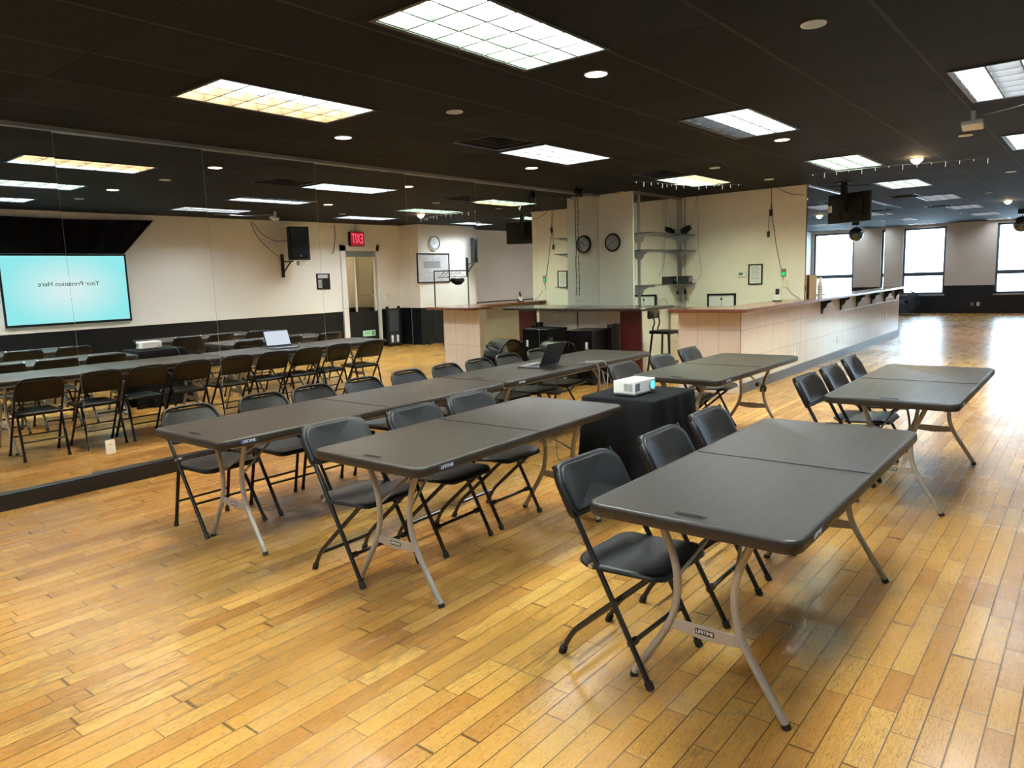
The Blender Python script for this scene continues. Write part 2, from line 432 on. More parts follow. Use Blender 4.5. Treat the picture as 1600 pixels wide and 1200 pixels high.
# ceiling sheet with openings for the recessed fixtures
LX = [-.80, 2.47, 5.73, 8.98, 12.23, 15.48, 18.75, 22.05, 25.2]     # near edge of each fixture along the room
ROWS = {'a': (-2.03, -1.47), 'b': (-3.96, -3.42), 'c': (-5.88, -5.34)}
LLEN = 1.18
fix = []
for i, x in enumerate(LX):
    for k in 'abc':
        if k == 'a' and i in (4, 5): continue
        if k == 'a' and i == 6: continue
        fix.append((i, k, x, *ROWS[k]))
def ceiling():
    holes = [(x, x + LLEN, y0, y1) for (_, _, x, y0, y1) in fix]
    VENTS = [(5.02, 5.66, -2.03, -1.50), (8.28, 8.92, -2.03, -1.50), (14.8, 15.4, -3.5, -3.0), (18.2, 18.7, -3.55, -3.05)]
    holes += VENTS
    xs = sorted({BACK - .2, FAR + .3} | {h[0] for h in holes} | {h[1] for h in holes})
    ys = sorted({OPP - 1.6, .3} | {h[2] for h in holes} | {h[3] for h in holes})
    vid = {}; b = B()
    def V(x, y):
        if (x, y) not in vid: vid[(x, y)] = len(b.v); b.v.append((x, y, CEIL))
        return vid[(x, y)]
    for i in range(len(xs) - 1):
        for j in range(len(ys) - 1):
            cx = (xs[i] + xs[i + 1]) / 2; cy = (ys[j] + ys[j + 1]) / 2
            if any(h[0] < cx < h[1] and h[2] < cy < h[3] for h in holes): continue
            b.f.append([V(xs[i], ys[j]), V(xs[i], ys[j + 1]), V(xs[i + 1], ys[j + 1]), V(xs[i + 1], ys[j])])
    struct(b.make('ceiling', 'ceil', smooth=False)); return VENTS
VENTS = ceiling()

# mirror-side wall, column block, bar wall block
struct(B().box(BACK, 9.86, MW, MW + .2, 0, CEIL).make('wall_left', 'cream', smooth=False))
struct(B().box(9.86, 11.48, -.62, MW + .2, 0, CEIL).make('wall_column', 'greycream', smooth=False))
struct(B().box(11.48, 18.0, -2.65, MW + .2, 0, CEIL).make('wall_bar', 'cream', smooth=False))
struct(B().box(18.0, FAR, 0, .2, 0, CEIL).make('wall_left_far', 'wall_far', smooth=False))
# opposite wall with a door opening
DX0, DX1, DZ = 10.08, 10.93, 2.2
b = B(); b.box(BACK, DX0, OPP - .15, OPP, 0, CEIL); b.box(DX1, FAR, OPP - .15, OPP, 0, CEIL); b.box(DX0, DX1, OPP - .15, OPP, DZ, CEIL)
struct(b.make('wall_right', 'wall', smooth=False))
struct(B().box(11.67, 13.55, OPP, -6.4, 0, CEIL).make('wall_pier', 'wall', smooth=False))
struct(B().box(BACK - .15, BACK, OPP - .15, MW + .2, 0, CEIL).make('wall_near', 'wall', smooth=False))
# corridor behind the glass door
b = B(); b.box(9.4, 9.45, OPP - 1.55, OPP - .15, 0, CEIL); b.box(11.6, 11.65, OPP - 1.55, OPP - .15, 0, CEIL); b.box(9.4, 11.65, OPP - 1.6, OPP - 1.55, 0, CEIL)
struct(b.make('wall_corridor', 'wall', smooth=False))
tag(B().box(9.5, 10.3, OPP - 1.54, OPP - 1.5, 0.02, 1.55).make('wood_panel', 'wood_orange', smooth=False), 'orange wood panel standing behind the glass exit door', 'panel')
r = thing('added_corridor_lamp', 'added ceiling lamp brightening the corridor behind the glass door', 'ceiling light', (10.5, OPP - .8, CEIL))  # lamp added to brighten the corridor behind the door glass
B().cyl((0, 0, -.05), (0, 0, 0), .17, 24).make('base', 'white', r)
B().cyl((0, 0, -.07), (0, 0, -.05), .15, 24).make('shade', emit('added_corridor_lamp_glow', (1, .78, .5), 9), r)
# rail moulding above the black dado
struct(B().box(BACK, DX0 - .12, OPP, OPP + .018, .87, .93).make('trim_2', 'cream', smooth=False))

# window wall
WINS = [(-2.30, -1.10), (-4.88, -3.63), (-7.02, -5.72)]; WZ = (.60, 2.70)
b = B(); ys = [OPP] + [v for w in sorted(WINS) for v in w] + [.2]
for i in range(0, len(ys), 2): b.box(FAR, FAR + .25, ys[i], ys[i + 1], 0, CEIL)
for y0, y1 in WINS: b.box(FAR, FAR + .25, y0, y1, 0, WZ[0]); b.box(FAR, FAR + .25, y0, y1, WZ[1], CEIL)
struct(b.make('wall_back', 'wall_far', smooth=False))
struct(B().box(FAR - .02, FAR, OPP, 0, 0, .12).make('baseboard_back', 'black', smooth=False))
for i, (y0, y1) in enumerate(WINS):
    r = bpy.data.objects.new('window_%d' % (i + 1), None); COL.objects.link(r); r['kind'] = 'structure'
    b = B(); t = .06
    b.box(FAR + .06, FAR + .14, y0, y0 + t, *WZ); b.box(FAR + .06, FAR + .14, y1 - t, y1, *WZ)
    b.box(FAR + .06, FAR + .14, y0, y1, WZ[0], WZ[0] + t); b.box(FAR + .06, FAR + .14, y0, y1, WZ[1] - t, WZ[1])
    b.make('window_frame', 'frame_win', r, smooth=False)
    B().box(FAR + .06, FAR + .14, y0 + t, y1 - t, 1.18, 1.30).make('mullion', 'frame_win', r, smooth=False)
    B().box(FAR - .05, FAR + .06, y0 - .02, y1 + .02, WZ[0] - .05, WZ[0]).make('window_sill', 'grey_metal', r, smooth=False)
    B().box(FAR + .095, FAR + .103, y0 + t, y1 - t, WZ[0] + t, 1.18).make('pane', 'glass', r, smooth=False)
    B().box(FAR + .095, FAR + .103, y0 + t, y1 - t, 1.30, WZ[1] - t).make('pane', 'glass', r, smooth=False)

# door
r = bpy.data.objects.new('door_1', None); COL.objects.link(r); r['kind'] = 'structure'
b = B(); b.box(DX0 - .13, DX0, OPP - .02, OPP + .05, .0, DZ + .12); b.box(DX1, DX1 + .07, OPP - .02, OPP + .05, 0, DZ + .12); b.box(DX0 - .13, DX1 + .07, OPP - .02, OPP + .05, DZ, DZ + .12)
b.make('door_frame', 'white_paint', r, smooth=False)
B().box(DX0, DX1, OPP - .06, OPP + .0, DZ - .13, DZ).make('door_closer', 'grey_metal', r, smooth=False)
b = B(); b.box(DX0 + .27, DX0 + .30, OPP - .07, OPP - .03, .02, DZ - .13); b.box(DX1 - .05, DX1, OPP - .07, OPP - .03, .02, DZ - .13); b.box(DX0 + .3, DX1 - .05, OPP - .07, OPP - .03, .02, .12)
b.make('door_leaf', 'ivory', r, smooth=False)
B().box(DX0 + .3, DX1 - .05, OPP - .054, OPP - .046, .12, DZ - .13).make('door_pane', 'glass_door', r, smooth=False)
B().tube([(10.80, OPP - .03, .93), (10.80, OPP + .04, .95), (10.80, OPP + .04, 1.2), (10.80, OPP - .03, 1.22)], .013, 8, 2).make('door_handle', 'grey_metal', r)
b = B(); b.box(DX0, DX1, OPP - .03, OPP - .005, .02, .84)
struct(b.make('door_kick_panel', 'black', r, smooth=False))

# ------------------------------------------------------------------ mirrors
YAW, TILT = math.radians(-1.15), math.radians(.39)
PE = [-.17, 1.04, 2.25, 3.42, 4.59, 5.805, 6.98, 8.25, 9.2, 9.85]
MLAB = ['leftmost', 'second', 'third', 'fourth', 'fifth', 'sixth', 'seventh', 'eighth', 'ninth']
for i in range(len(PE) - 1):
    x0, x1 = PE[i], PE[i + 1]; w = (x1 - x0) / 2 - .0018
    o = B().box(-w, w, 0, .005, -1.325, 1.317).make('wall_mirror', 'mirror', smooth=False)
    ed = B(); ed.box(-w - .0013, -w, -.001, .006, -1.325, 1.317); ed.box(w, w + .0013, -.001, .006, -1.325, 1.317); ed.make('polished_edge', 'edge', o, smooth=False)
    o.location = ((x0 + x1) / 2, 0, 1.443); o.rotation_euler = (TILT, 0, YAW if i < 6 else YAW * .5)
    lab = ['frameless mirror sheet nearest the camera, before the table row begins', 'frameless mirror sheet at the left edge of the photo reflecting the slide screen',
           'frameless mirror sheet with the wall outlet at its foot', 'frameless mirror sheet reflecting the hanging speaker', 'frameless mirror sheet reflecting the red exit sign',
           'frameless mirror sheet reflecting the wall clock over the framed print', 'frameless mirror sheet reflecting the end of the tiled bar',
           'frameless mirror sheet behind the drum fan', 'narrow frameless mirror sheet ending at the column'][i]
    tag(o, lab, 'mirror', 'mirror sheets on the long left wall')
tag(B().box(9.875, 11.47, -.632, -.624, 1.0, 2.75).make('wall_mirror', 'mirror', smooth=False), 'mirror sheet behind the glass shelves beside the column', 'mirror')
struct(B().box(9.88, 11.47, -.645, -.62, 2.75, CEIL).make('trim_3', 'trim_grey', smooth=False))
BE = [11.5, 13.81, 15.2, 16.56, 18.0]
for i in range(4):
    o = B().box(BE[i] + .003, BE[i + 1] - .003, -2.668, -2.660, 1.085, 2.765).make('wall_mirror', 'mirror', smooth=False)
    if i == 3:
        for v in o.data.vertices: v.co.x -= 17.28; v.co.y += 2.664
        o.location = (17.28, -2.692, 0); o.rotation_euler = (0, 0, math.radians(-1.9))
    tag(o, ['bar mirror sheet next to the cream wall corner', 'bar mirror sheet behind the hanging television', 'bar mirror sheet reflecting half of the mirror ball', 'bar mirror sheet at the far end above the ledge'][i], 'mirror', 'mirror sheets above the bar ledge')
struct(B().box(11.48, 18.0, -2.69, -2.65, 2.765, CEIL).make('trim_4', 'grey_metal', smooth=False))
struct(B().box(BACK, 9.86, -.045, MW, 2.76, CEIL).make('trim_5', 'trim_grey', smooth=False))
b = B(); b.box(BACK, 9.2, -.06, MW, 0, .10); b.box(BACK, 9.2, -.045, MW, .10, .115)
struct(b.make('baseboard_left', 'plinth', smooth=False))
r = thing('wall_outlet', 'ivory double wall outlet set into the mirror above the plinth', 'outlet', (2.415, .0165, .31))
B().prism(rrect(.037, .058, .006, 3), 1, -.006, 0).make('cover_plate', 'ivory', r, bev=.002)
for dz in (-.022, .022):
    b = B().prism([(x, z + dz) for x, z in rrect(.017, .014, .009, 4)], 1, -.010, -.006); s = b.make('socket', 'ivory', r)
    k = B(); k.box(-.008, -.005, -.0108, -.0098, dz - .004, dz + .006); k.box(.005, .008, -.0108, -.0098, dz - .004, dz + .006); k.make('slot', 'ink', s)

# ------------------------------------------------------------------ ceiling light fixtures
def strip_mat(c, s): return emit('lamp_glow', c, s)
WARM = (1, .70, .36); WHITE = (.84, .94, 1); GREEN = (.76, 1, .76); COOL = (.90, .96, 1); DIM = (.75, .78, .85)
ST = 9.2
LOOK = {  # colour, strength for the three strips (far side .. near side) of each fixture
    ('a', 1): [(WARM, .75), (WARM, .95), (WHITE, 1.1)], ('b', 1): [(GREEN, .9), (GREEN, .8), (WHITE, 1.1)],
    ('a', 2): [(WHITE, .9)] * 3, ('b', 2): [(WHITE, .05), (WHITE, 1.0), (WHITE, 1.0)], ('c', 2): [(WHITE, .95), (COOL, .25), (COOL, .8)],
    ('a', 3): [(GREEN, .85), (GREEN, .85), ((1, .8, .4), .9)], ('b', 3): [(GREEN, .8)] * 3, ('b', 4): [(GREEN, .8)] * 3, ('c', 3): [(WHITE, .9)] * 3}
SM = {}
def glow(c, s):
    k = (c, round(s, 3))
    if k not in SM: SM[k] = strip_mat(c, s * ST)
    return SM[k]
louver_me = None; NX, NY = 6, 3
proto_louver = proto_frame = None
POSN = ['behind the camera', 'nearest in view', 'second from the camera', 'third from the camera', 'fourth from the camera', 'fifth from the camera', 'sixth from the camera', 'seventh from the camera', 'last before the windows']
ROWN = {'a': 'row beside the mirrors', 'b': 'middle row', 'c': 'row on the right'}
LLOOK = {('a', 1): 'warm two tone', ('b', 1): 'large greenish white', ('a', 2): 'bright white', ('b', 2): 'white half dead', ('c', 2): 'white with one grey strip', ('a', 3): 'green and yellow', ('b', 3): 'pale green', ('b', 4): 'pale green small'}
for (i, k, x, y0, y1) in fix:
    r = thing('ceiling_light', f"{LLOOK.get((k, i), 'dim grey white' if i >= 5 else 'plain white')} louvered ceiling light, {POSN[i]}, {ROWN[k]}", 'ceiling light', (x + LLEN / 2, (y0 + y1) / 2, CEIL), 0, 'recessed louvered ceiling lights')
    hx, hy = LLEN / 2, (y1 - y0) / 2; rh = .10
    if proto_frame is None:
        b = B(); t = .022
        for (a0, a1, c0, c1) in ((-hx - t, hx + t, -hy - t, -hy), (-hx - t, hx + t, hy, hy + t), (-hx - t, -hx, -hy, hy), (hx, hx + t, -hy, hy)): b.box(a0, a1, c0, c1, -.008, .004)
        proto_frame = b.make('frame', 'panel_frame', r, smooth=False)
        b = B()
        for j in range(NX + 1): q = -hx + LLEN * j / NX; b.box(q - .0015, q + .0015, -hy, hy, -.003, .06); b.box(q - .0055, q + .0055, -hy, hy, -.006, -.003)
        for j in range(NY + 1): q = -hy + 2 * hy * j / NY; b.box(-hx, hx, q - .0015, q + .0015, -.003, .06); b.box(-hx, hx, q - .0055, q + .0055, -.0062, -.0032)
        proto_louver = b.make('louver', 'louver', r, smooth=False)
        pb = B(); pb.box(-hx - .01, hx + .01, -hy - .01, -hy, .003, rh + .01); pb.box(-hx - .01, hx + .01, hy, hy + .01, .003, rh + .01)
        pb.box(-hx - .01, -hx, -hy, hy, .003, rh + .01); pb.box(hx, hx + .01, -hy, hy, .003, rh + .01); pb.box(-hx, hx, -hy, hy, rh, rh + .01)
        proto_house = pb.make('housing', 'tray', r, smooth=False)
        proto_strip = None
    else:
        for p in (proto_frame, proto_louver, proto_house):
            c = p.copy(); COL.objects.link(c); c.parent = r
    look = LOOK.get((k, i), [(DIM, .22)] * 3 if i >= 5 else [(WHITE, .9)] * 3)
    for j in range(3):
        # strip 0 lies on the mirror side
        yy1 = hy - .012 - j * 2 * hy / 3; yy0 = yy1 - 2 * hy / 3 + .024
        c, s = look[j]
        if j == 0: pass
        B().box(-hx + .015, hx - .015, yy0, yy1, rh - .035, rh - .005).make('lamp_strip', glow(c, s), r, smooth=False)

# recessed downlights
DL = [(4.08, -4.95, 0, 'unlit white recessed downlight in the ceiling right of the big light panel'), (4.04, -3.66, 3, 'glowing recessed downlight at the corner of the big light panel'),
      (4.13, -2.37, 0, 'small unlit downlight between the two nearest light panels'), (4.11, -1.09, 1, 'warm lit downlight beside the mirror near the warm light panel'),
      (6.79, -1.06, 1, 'lit downlight below the bright white panel by the mirror'), (7.34, -3.69, 1, 'warm lit downlight behind the half dead light panel'),
      (9.98, -4.38, 4, 'glaring warm spotlight in the ceiling over the bar side aisle'), (8.60, -5.05, 0, 'unlit downlight below the white ceiling sensor'),
      (12.58, -5.09, 0, 'unlit downlight near the right edge past the sensor'), (18.56, -4.55, 4, 'far glaring warm spotlight near the windows'),
      (15.96, -4.48, 0, 'small unlit downlight before the far spotlight'), (8.6, -2.46, 0, 'small unlit downlight beside the green and yellow panel'),
      (10.33, -2.5, 0, 'small unlit downlight close to the top of the cream bar wall'), (21.6, -3.26, 0, 'tiny unlit downlight near the window wall')]
M['dl_off'] = mat('frosted_lens_off', (.50, .56, .66), .5, 0, .5, .02)
M['dl_1'] = emit('lit_lens_warm', (1, .82, .58), 3.2); M['dl_3'] = emit('lit_lens_bright', (1, .86, .66), 7); M['dl_4'] = emit('glaring_spot_bulb', (1, .70, .38), 22)
for (x, y, on, lab) in DL:
    r = thing('downlight', lab, 'ceiling light', (x, y, CEIL), 0, 'round recessed downlights')
    k = .75 if on == 0 else .9
    B().torus((0, 0, -.003), (1, 0, 0), (0, 1, 0), .078 * k, .006, 24, 6).make('trim_ring', 'white' if on < 4 else 'black', r)
    if on < 4:
        B().cyl((0, 0, -.004), (0, 0, -.001), .074 * k, 24).make('lens', 'dl_off' if on == 0 else 'dl_%d' % on, r)
    else:
        B().tube([(0, 0, -.002), (0, 0, -.03), (0, 0, -.06)], [.07, .055, .02], 20).make('bulb', 'dl_4', r)
for (x, y, on, lab) in DL:
    if not on: continue
    l = bpy.data.lights.new('downlight_lamp', 'SPOT'); l.energy = 25 if on == 4 else 18; l.color = (1, .90, .76) if on < 4 else (1, .75, .48)
    l.spot_size = math.radians(150); l.spot_blend = 1; l.shadow_soft_size = .07
    o = bpy.data.objects.new('downlight_lamp', l); COL.objects.link(o); o.location = (x, y, CEIL - .07 if on == 4 else CEIL - .012)
# ceiling vents
for i, (x0, x1, y0, y1) in enumerate(VENTS):
    r = thing('ceiling_vent', ['black ceiling vent next to the bright white light panel', 'black ceiling vent next to the green and yellow panel', 'black ceiling vent behind the television', 'far black ceiling vent nearer the windows'][i], 'vent', ((x0 + x1) / 2, (y0 + y1) / 2, CEIL), 0, 'square ceiling vents')
    hx, hy = (x1 - x0) / 2, (y1 - y0) / 2
    b = B()
    for k in range(3):
        a, c, z = hx - .01 - k * .07, hy - .01 - k * .07, .004 + k * .012
        for (p, q, u, v) in ((-a, a, -c, -c + .012), (-a, a, c - .012, c), (-a, -a + .012, -c, c), (a - .012, a, -c, c)): b.box(p, q, u, v, z, z + .05)
    b.make('slats', 'panel_frame', r, smooth=False)
    b = B(); b.box(-hx, hx, -hy, hy, .09, .1); b.make('duct_plate', 'black', r, smooth=False)
# ceiling oddments
r = thing('motion_sensor', 'white motion sensor on the top of the column', 'sensor', (9.807, -.44, 2.76))
B().prism([(-.045, .05), (.045, .05), (.04, -.03), (.015, -.06), (-.015, -.06), (-.04, -.03)], 0, -.03, .055).make('body', 'pvc_beige', r, bev=.008)
B().prism([(-.03, .0), (.03, .0), (.012, -.045), (-.012, -.045)], 0, -.036, -.03).make('lens', 'ivory', r)
r = thing('stage_light', 'small black stage light on the ceiling near the column', 'stage light', (8.7, -.42, CEIL))
B().tube([(-.05, 0, 0), (-.05, 0, -.07), (.05, 0, -.07), (.05, 0, 0)], .006, 6).make('yoke', 'black', r)
b = B().tube([(-.02, .04, -.05), (0, -.01, -.08), (.02, -.06, -.10)], [.045, .055, .06], 14); b.make('lamp_head', 'black', r)
B().cyl((0, 0, 0), (0, 0, -.012), .05, 14).make('base', 'black', r)
r = thing('wireless_sensor', 'white box sensor hanging under the ceiling at the right', 'sensor', (7.30, -5.27, CEIL))
B().box(-.016, .016, -.016, .016, -.10, 0).make('stem', 'white', r, bev=.004)
B().obox((-.02, 0, -.12), (1, 0, -.35), (0, 1, 0), (.35, 0, 1), .055, .075, .02).make('body', 'white', r, bev=.006)
tag(B().tube([(7.30, -5.33, 2.74), (7.0, -5.6, 2.72), (6.8, -5.9, 2.75), (6.7, -6.3, 2.78)], .003, 5, 2).make('sensor_cable', 'white'), 'thin white cable running right from the box sensor', 'cable')

# ------------------------------------------------------------------ folding tables
def wishbone(b, s, r=.0145):
    b.tube([(0, .19 * s, .70), (0, .17 * s, .64), (0, .118 * s, .52), (0, .104 * s, .42), (0, .118 * s, .31), (0, .155 * s, .23), (0, .225 * s, .12), (0, .292 * s, .012)], r, 10, 2); return b
def make_table(name, label, L, group, legcol='leg', inset=.19):
    t = thing(name, label, 'table', (0, 0, 0), 0, group)
    hw, hl = .38, L / 2; c = .055
    for s in (-1, 1):
        out = [(s * x, y) for x, y in ([(.0006, -hw), (.0006, hw)] + [(hl - c + c * math.sin(a), hw - c + c * math.cos(a)) for a in [i * PI / 12 for i in range(7)]] + [(hl - c + c * math.cos(a), -hw + c - c * math.sin(a)) for a in [i * PI / 12 for i in range(7)]])]
        cx = s * hl / 2
        def lp(ins, z): return [(cx + (x - cx) * (1 - ins / (hl / 2) if abs(x) > .01 else 1), y * (1 - ins / hw), z) for x, y in out]
        B().rings([lp(.02, .733), lp(.008, .7355), lp(.003, .732), lp(0, .726), lp(0, .70), lp(.004, .690), lp(.02, .690)]).make('tabletop', 'table', t, ang=50)
    b = B()
    for s in (-1, 1): b.box(-hl + .12, hl - .12, s * .30 - .012, s * .30 + .012, .665, .692)
    b.make('side_rails', legcol, t, bev=.004)
    for e in (-1, 1):
        x = e * (hl - inset)
        for s in (-1, 1):
            lg = wishbone(B(), s).make('leg', legcol, t, (x, 0, 0))
            B().cyl((0, .288 * s, .018), (0, .295 * s, 0), .0165, 10).make('foot_cap', 'rubber', lg)
        pl = B().prism([(-.128, .285), (.128, .285), (.140, .245), (0, .232), (-.140, .245)], 0, -.004, .004).make('leg_plate', legcol, t, (x, 0, 0), bev=.002)
        if e < 0:
            B().box(-.0055, -.004, -.036, .036, .252, .273).make('nameplate', 'label_dark', pl)
            tb = text_builder('LIFETIME', .017); tb.xf(lambda a, q, h: (-.0062 - h, -a, .2625 + q)); tb.make('lettering', 'paper', pl, smooth=False)
        b = B()
        for s in (-1, 1): b.tube([(x, s * .105, .45), (x - e * .22, s * .05, .585), (x - e * .30, s * .012, .63)], .007, 6, 1)
        b.box(x - e * .30 - .03, x - e * .30 + .03, -.035, .035, .60, .69)
        b.tube([(x - e * .27, 0, .62), (x - e * .56, 0, .672)], .008, 6)
        b.make('brace', legcol, t)
        B().cyl((x, -.17, .672), (x, .17, .672), .013, 10).make('hinge_bar', legcol, t)
        if e > 0:
            b = B().tube([(x, -.118, .40), (x - .03, -.140, .43), (x - .06, -.138, .47), (x - .08, -.118, .46), (x - .05, -.100, .41)], [.009, .013, .012, .009, .009], 8, 1, False)
            b.sphere((x - .10, -.085, .48), .018, 10, 8); b.make('lock_strap', 'rubber', t)
    # printed badge on the long edge and moulded panel on top, near the end that faces the camera
    n = B().box(-hl + .13, -hl + .235, -hw - .0012, -hw + .002, .700, .722).make('edge_badge', 'ink_blue', t)
    tb = text_builder('LIFETIME', .021); tb.xf(lambda a, q, h: (-hl + .1825 + a, -hw - .0016 - h, .711 + q)); tb.make('lettering', 'paper', n, smooth=False)
    b = B(); x0, x1, y0, y1 = -hl + .060, -hl + .082, -.055, .055
    for (a, c_, d, e) in ((x0, x1, y0, y0 + .003), (x0, x1, y1 - .003, y1), (x0, x0 + .003, y0, y1), (x1 - .003, x1, y0, y1)): b.box(a, c_, d, e, .7345, .7358)
    for q in range(3): b.box(x0 + .005 + .005 * q, x0 + .0065 + .005 * q, -.045, .045, .7345, .7357)
    b.make('moulded_panel', 'rubber', t)
    return t
GT = 'six foot folding tables'
T6 = make_table('folding_table', 'brown folding table in the right foreground, closest to the camera', 1.83, GT)
T6.location = (3.045, -5.155, 0)
tB = dup(T6, (3.035, -3.515, 0), math.radians(1.0), 'brown folding table ending against the black cloth projector stand', GT)
tE = dup(T6, (5.73, -5.21, 0), 0, 'brown folding table at the right, nearest the sunlit floor', GT)
dup(T6, (6.08, -3.62, 0), math.radians(-.6), 'brown folding table behind the projector, in front of the tiled bar', GT)
def no_strap(t):
    for c in list(t.children):
        if c.name.startswith('lock_strap'): bpy.data.objects.remove(c)
GT8 = 'eight foot folding tables along the mirrors'
no_strap(tB); no_strap(tE)
T8 = make_table('folding_table', 'long dark folding table by the mirrors, the near one with its end at the left', 2.44, GT8, 'leg', .275)
no_strap(T8); T8.location = (3.165, -2.185, 0)
dup(T8, (5.64, -2.155, 0), math.radians(.6), 'long dark folding table by the mirrors, the far one carrying the laptop', GT8)

# ------------------------------------------------------------------ plastic folding chairs
def plastic_chair():
    t = thing('folding_chair', '', 'chair')
    for s in (-1, 1):
        lg = B().tube([(.203 * s, -.213, .01), (.203 * s, .012, .43), (.197 * s, .216, .80)], .0115, 10).make('leg', 'steel_black', t)
        B().cyl((.203 * s, -.204, .028), (.203 * s, -.217, 0), .0165, 10).make('foot_cap', 'rubber', lg)
        lg = B().tube([(.172 * s, -.20, .425), (.172 * s, .11, .155), (.172 * s, .165, .10), (.176 * s, .213, .012)], .0115, 10, 2).make('leg', 'steel_black', t)
        B().cyl((.176 * s, .204, .03), (.176 * s, .216, 0), .0165, 10).make('foot_cap', 'rubber', lg)
        B().cyl((.19 * s, .035, .432), (.222 * s, .035, .432), .010, 10).make('rivet', 'zinc', t)
    B().cyl((-.172, .165, .10), (.172, .165, .10), .010, 8).make('crossbar', 'steel_black', t)
    B().tube([(-.203, -.130, .155), (-.16, -.130, .155), (-.15, -.130, .155), (.15, -.130, .155), (.16, -.130, .155), (.203, -.130, .155)], [.016, .016, .010, .010, .016, .016], 8).make('crossbar', 'steel_black', t)
    b = B()
    def seat(u, v, h):
        return (u * (1.0 - .10 * (v + .19) / .38 * 0), -.065 - v, .452 + h + (.03 * (max(0, -v) / .19) ** 2) * -.0 - .018 * math.exp(-((v + .06) / .12) ** 2) + (-.014 * max(0, (v - .12) / .07) ** 2))
    pad(b, .212, .195, [.07, .07, .085, .085], .022, seat, .006, .014)
    b.make('seat', 'plastic', t, ang=60)
    B().box(-.19, .19, -.215, -.185, .415, .43).make('seat_bracket', 'steel_black', t, bev=.004)
    d = Vector((0, .473, .881)); n = Vector((0, .881, -.473)) * -1
    def back(off):
        def fn(u, v, h):
            p = Vector((u, -.215 + .5375 * .708, .708)) + d * v + n * (h + off - .035 * (1 - (u / .22) ** 2))
            return (p.x, p.y, p.z)
        return fn
    b = B(); pad(b, .226, .115, [.095, .095, .03, .03], .034, back(.022), 0, .012)
    b.make('backrest', 'plastic', t, ang=60)
    b = B(); pad(b, .205, .098, [.08, .08, .03, .03], .012, back(.030), 0, .007)
    b.make('back_panel', 'plastic', t, ang=60)
    for s in (-1, 1):
        q = Vector((.12 * s, -.215 + .5375 * .708, .708)) + d * .1105
        B().obox(q + n * -.012, (1, 0, 0), d, n, .010, .004, .004).make('vent_slot', 'ink', t)
    return t
PC = plastic_chair(); first = [True]
def place_pc(x, y, rz, lab, grp):
    if first[0]:
        first[0] = False; PC.location = (x, y, 0); PC.rotation_euler = (0, 0, rz); tag(PC, lab, None, grp); return
    dup(PC, (x, y, 0), rz, lab, grp)
R = math.radians
gA = 'chairs at the right foreground table'
place_pc(2.475, -4.752, R(-1.5), 'black plastic folding chair closest to the camera, seat under the foreground table', gA)
place_pc(3.09, -4.785, R(1), 'middle black plastic folding chair at the foreground table', gA)
place_pc(3.68, -4.758, R(1), 'far black plastic folding chair at the foreground table, below the black cloth', gA)
gB = 'chairs between the mirror row and the middle table'
place_pc(2.44, -3.112, R(1), 'black plastic folding chair at the left end of the centre table', gB)
place_pc(2.985, -3.175, R(2), 'middle black plastic folding chair at the centre table', gB)
place_pc(3.515, -3.150, R(1), 'black plastic folding chair at the centre table, nearest the projector', gB)
gE = 'chairs at the table near the sunlit floor'
place_pc(5.24, -4.80, R(-2), 'black plastic folding chair at the right hand table, nearest the camera', gE)
place_pc(5.80, -4.81, R(0), 'middle black plastic folding chair at the right hand table', gE)
place_pc(6.45, -4.79, R(1), 'black plastic folding chair at the right hand table, farthest', gE)
gF = 'chairs at the table in front of the bar'
place_pc(5.39, -3.22, R(-2), 'black plastic folding chair directly behind the white projector', gF)
place_pc(6.05, -3.25, R(1), 'middle black plastic folding chair in front of the bar', gF)
place_pc(6.73, -3.2, R(2), 'black plastic folding chair nearest the tiled bar end', gF)

# ------------------------------------------------------------------ steel folding chairs
def steel_chair():
    t = thing('steel_folding_chair', '', 'chair')
    k = .50 / .775
    def Y(z): return -.21 + k * z
    arch = [(-.200, Y(.42), .42), (-.198, Y(.66), .66), (-.185, Y(.725), .725), (-.15, Y(.765), .765), (-.09, Y(.775), .775), (.09, Y(.775), .775), (.15, Y(.765), .765), (.185, Y(.725), .725), (.198, Y(.66), .66), (.200, Y(.42), .42)]
    B().tube(arch, .0115, 10, 1).make('back_frame', 'metal_chair', t)
    for s in (-1, 1):
        lg = B().tube([(.207 * s, Y(.012), .012), (.200 * s, Y(.425), .425)], .0115, 10).make('leg', 'metal_chair', t)
        B().cyl((.207 * s, Y(.03), .03), (.207 * s, Y(0), 0), .015, 10).make('foot_cap', 'rubber', lg)
        lg = B().tube([(.185 * s, .215, .012), (.180 * s, .10, .475)], .0115, 10).make('leg', 'metal_chair', t)
        B().cyl((.185 * s, .212, .03), (.185 * s, .216, 0), .015, 10).make('foot_cap', 'rubber', lg)
        B().cyl((.17 * s, .09, .47), (.212 * s, .09, .47), .008, 8).make('rivet', 'zinc', t)
    B().cyl((-.203, Y(.20), .20), (.203, Y(.20), .20), .0075, 8).make('crossbar', 'metal_chair', t)
    B().cyl((-.183, .175, .175), (.183, .175, .175), .0075, 8).make('crossbar', 'metal_chair', t)
    b = B(); pad(b, .195, .20, [.05, .05, .06, .06], .030, lambda u, v, h: (u, -.055 - v, .445 + h - .012 * math.exp(-(v / .12) ** 2)), .006, .012)
    b.make('seat', 'metal_chair', t, ang=60)
    d = Vector((0, k, 1)).normalized(); n = Vector((0, -1, k)).normalized()
    def fn(u, v, h):
        p = Vector((u, Y(.663), .663)) + d * v + n * (h + .004 - .020 * (1 - (u / .19) ** 2))
        return (p.x, p.y, p.z)
    b = B(); pad(b, .193, .122, [.09, .09, .03, .03], .012, fn, 0, .006)
    b.make('backrest', 'metal_chair', t, ang=60)
    return t
SCH = steel_chair()
gM = 'steel folding chairs along the mirrors'
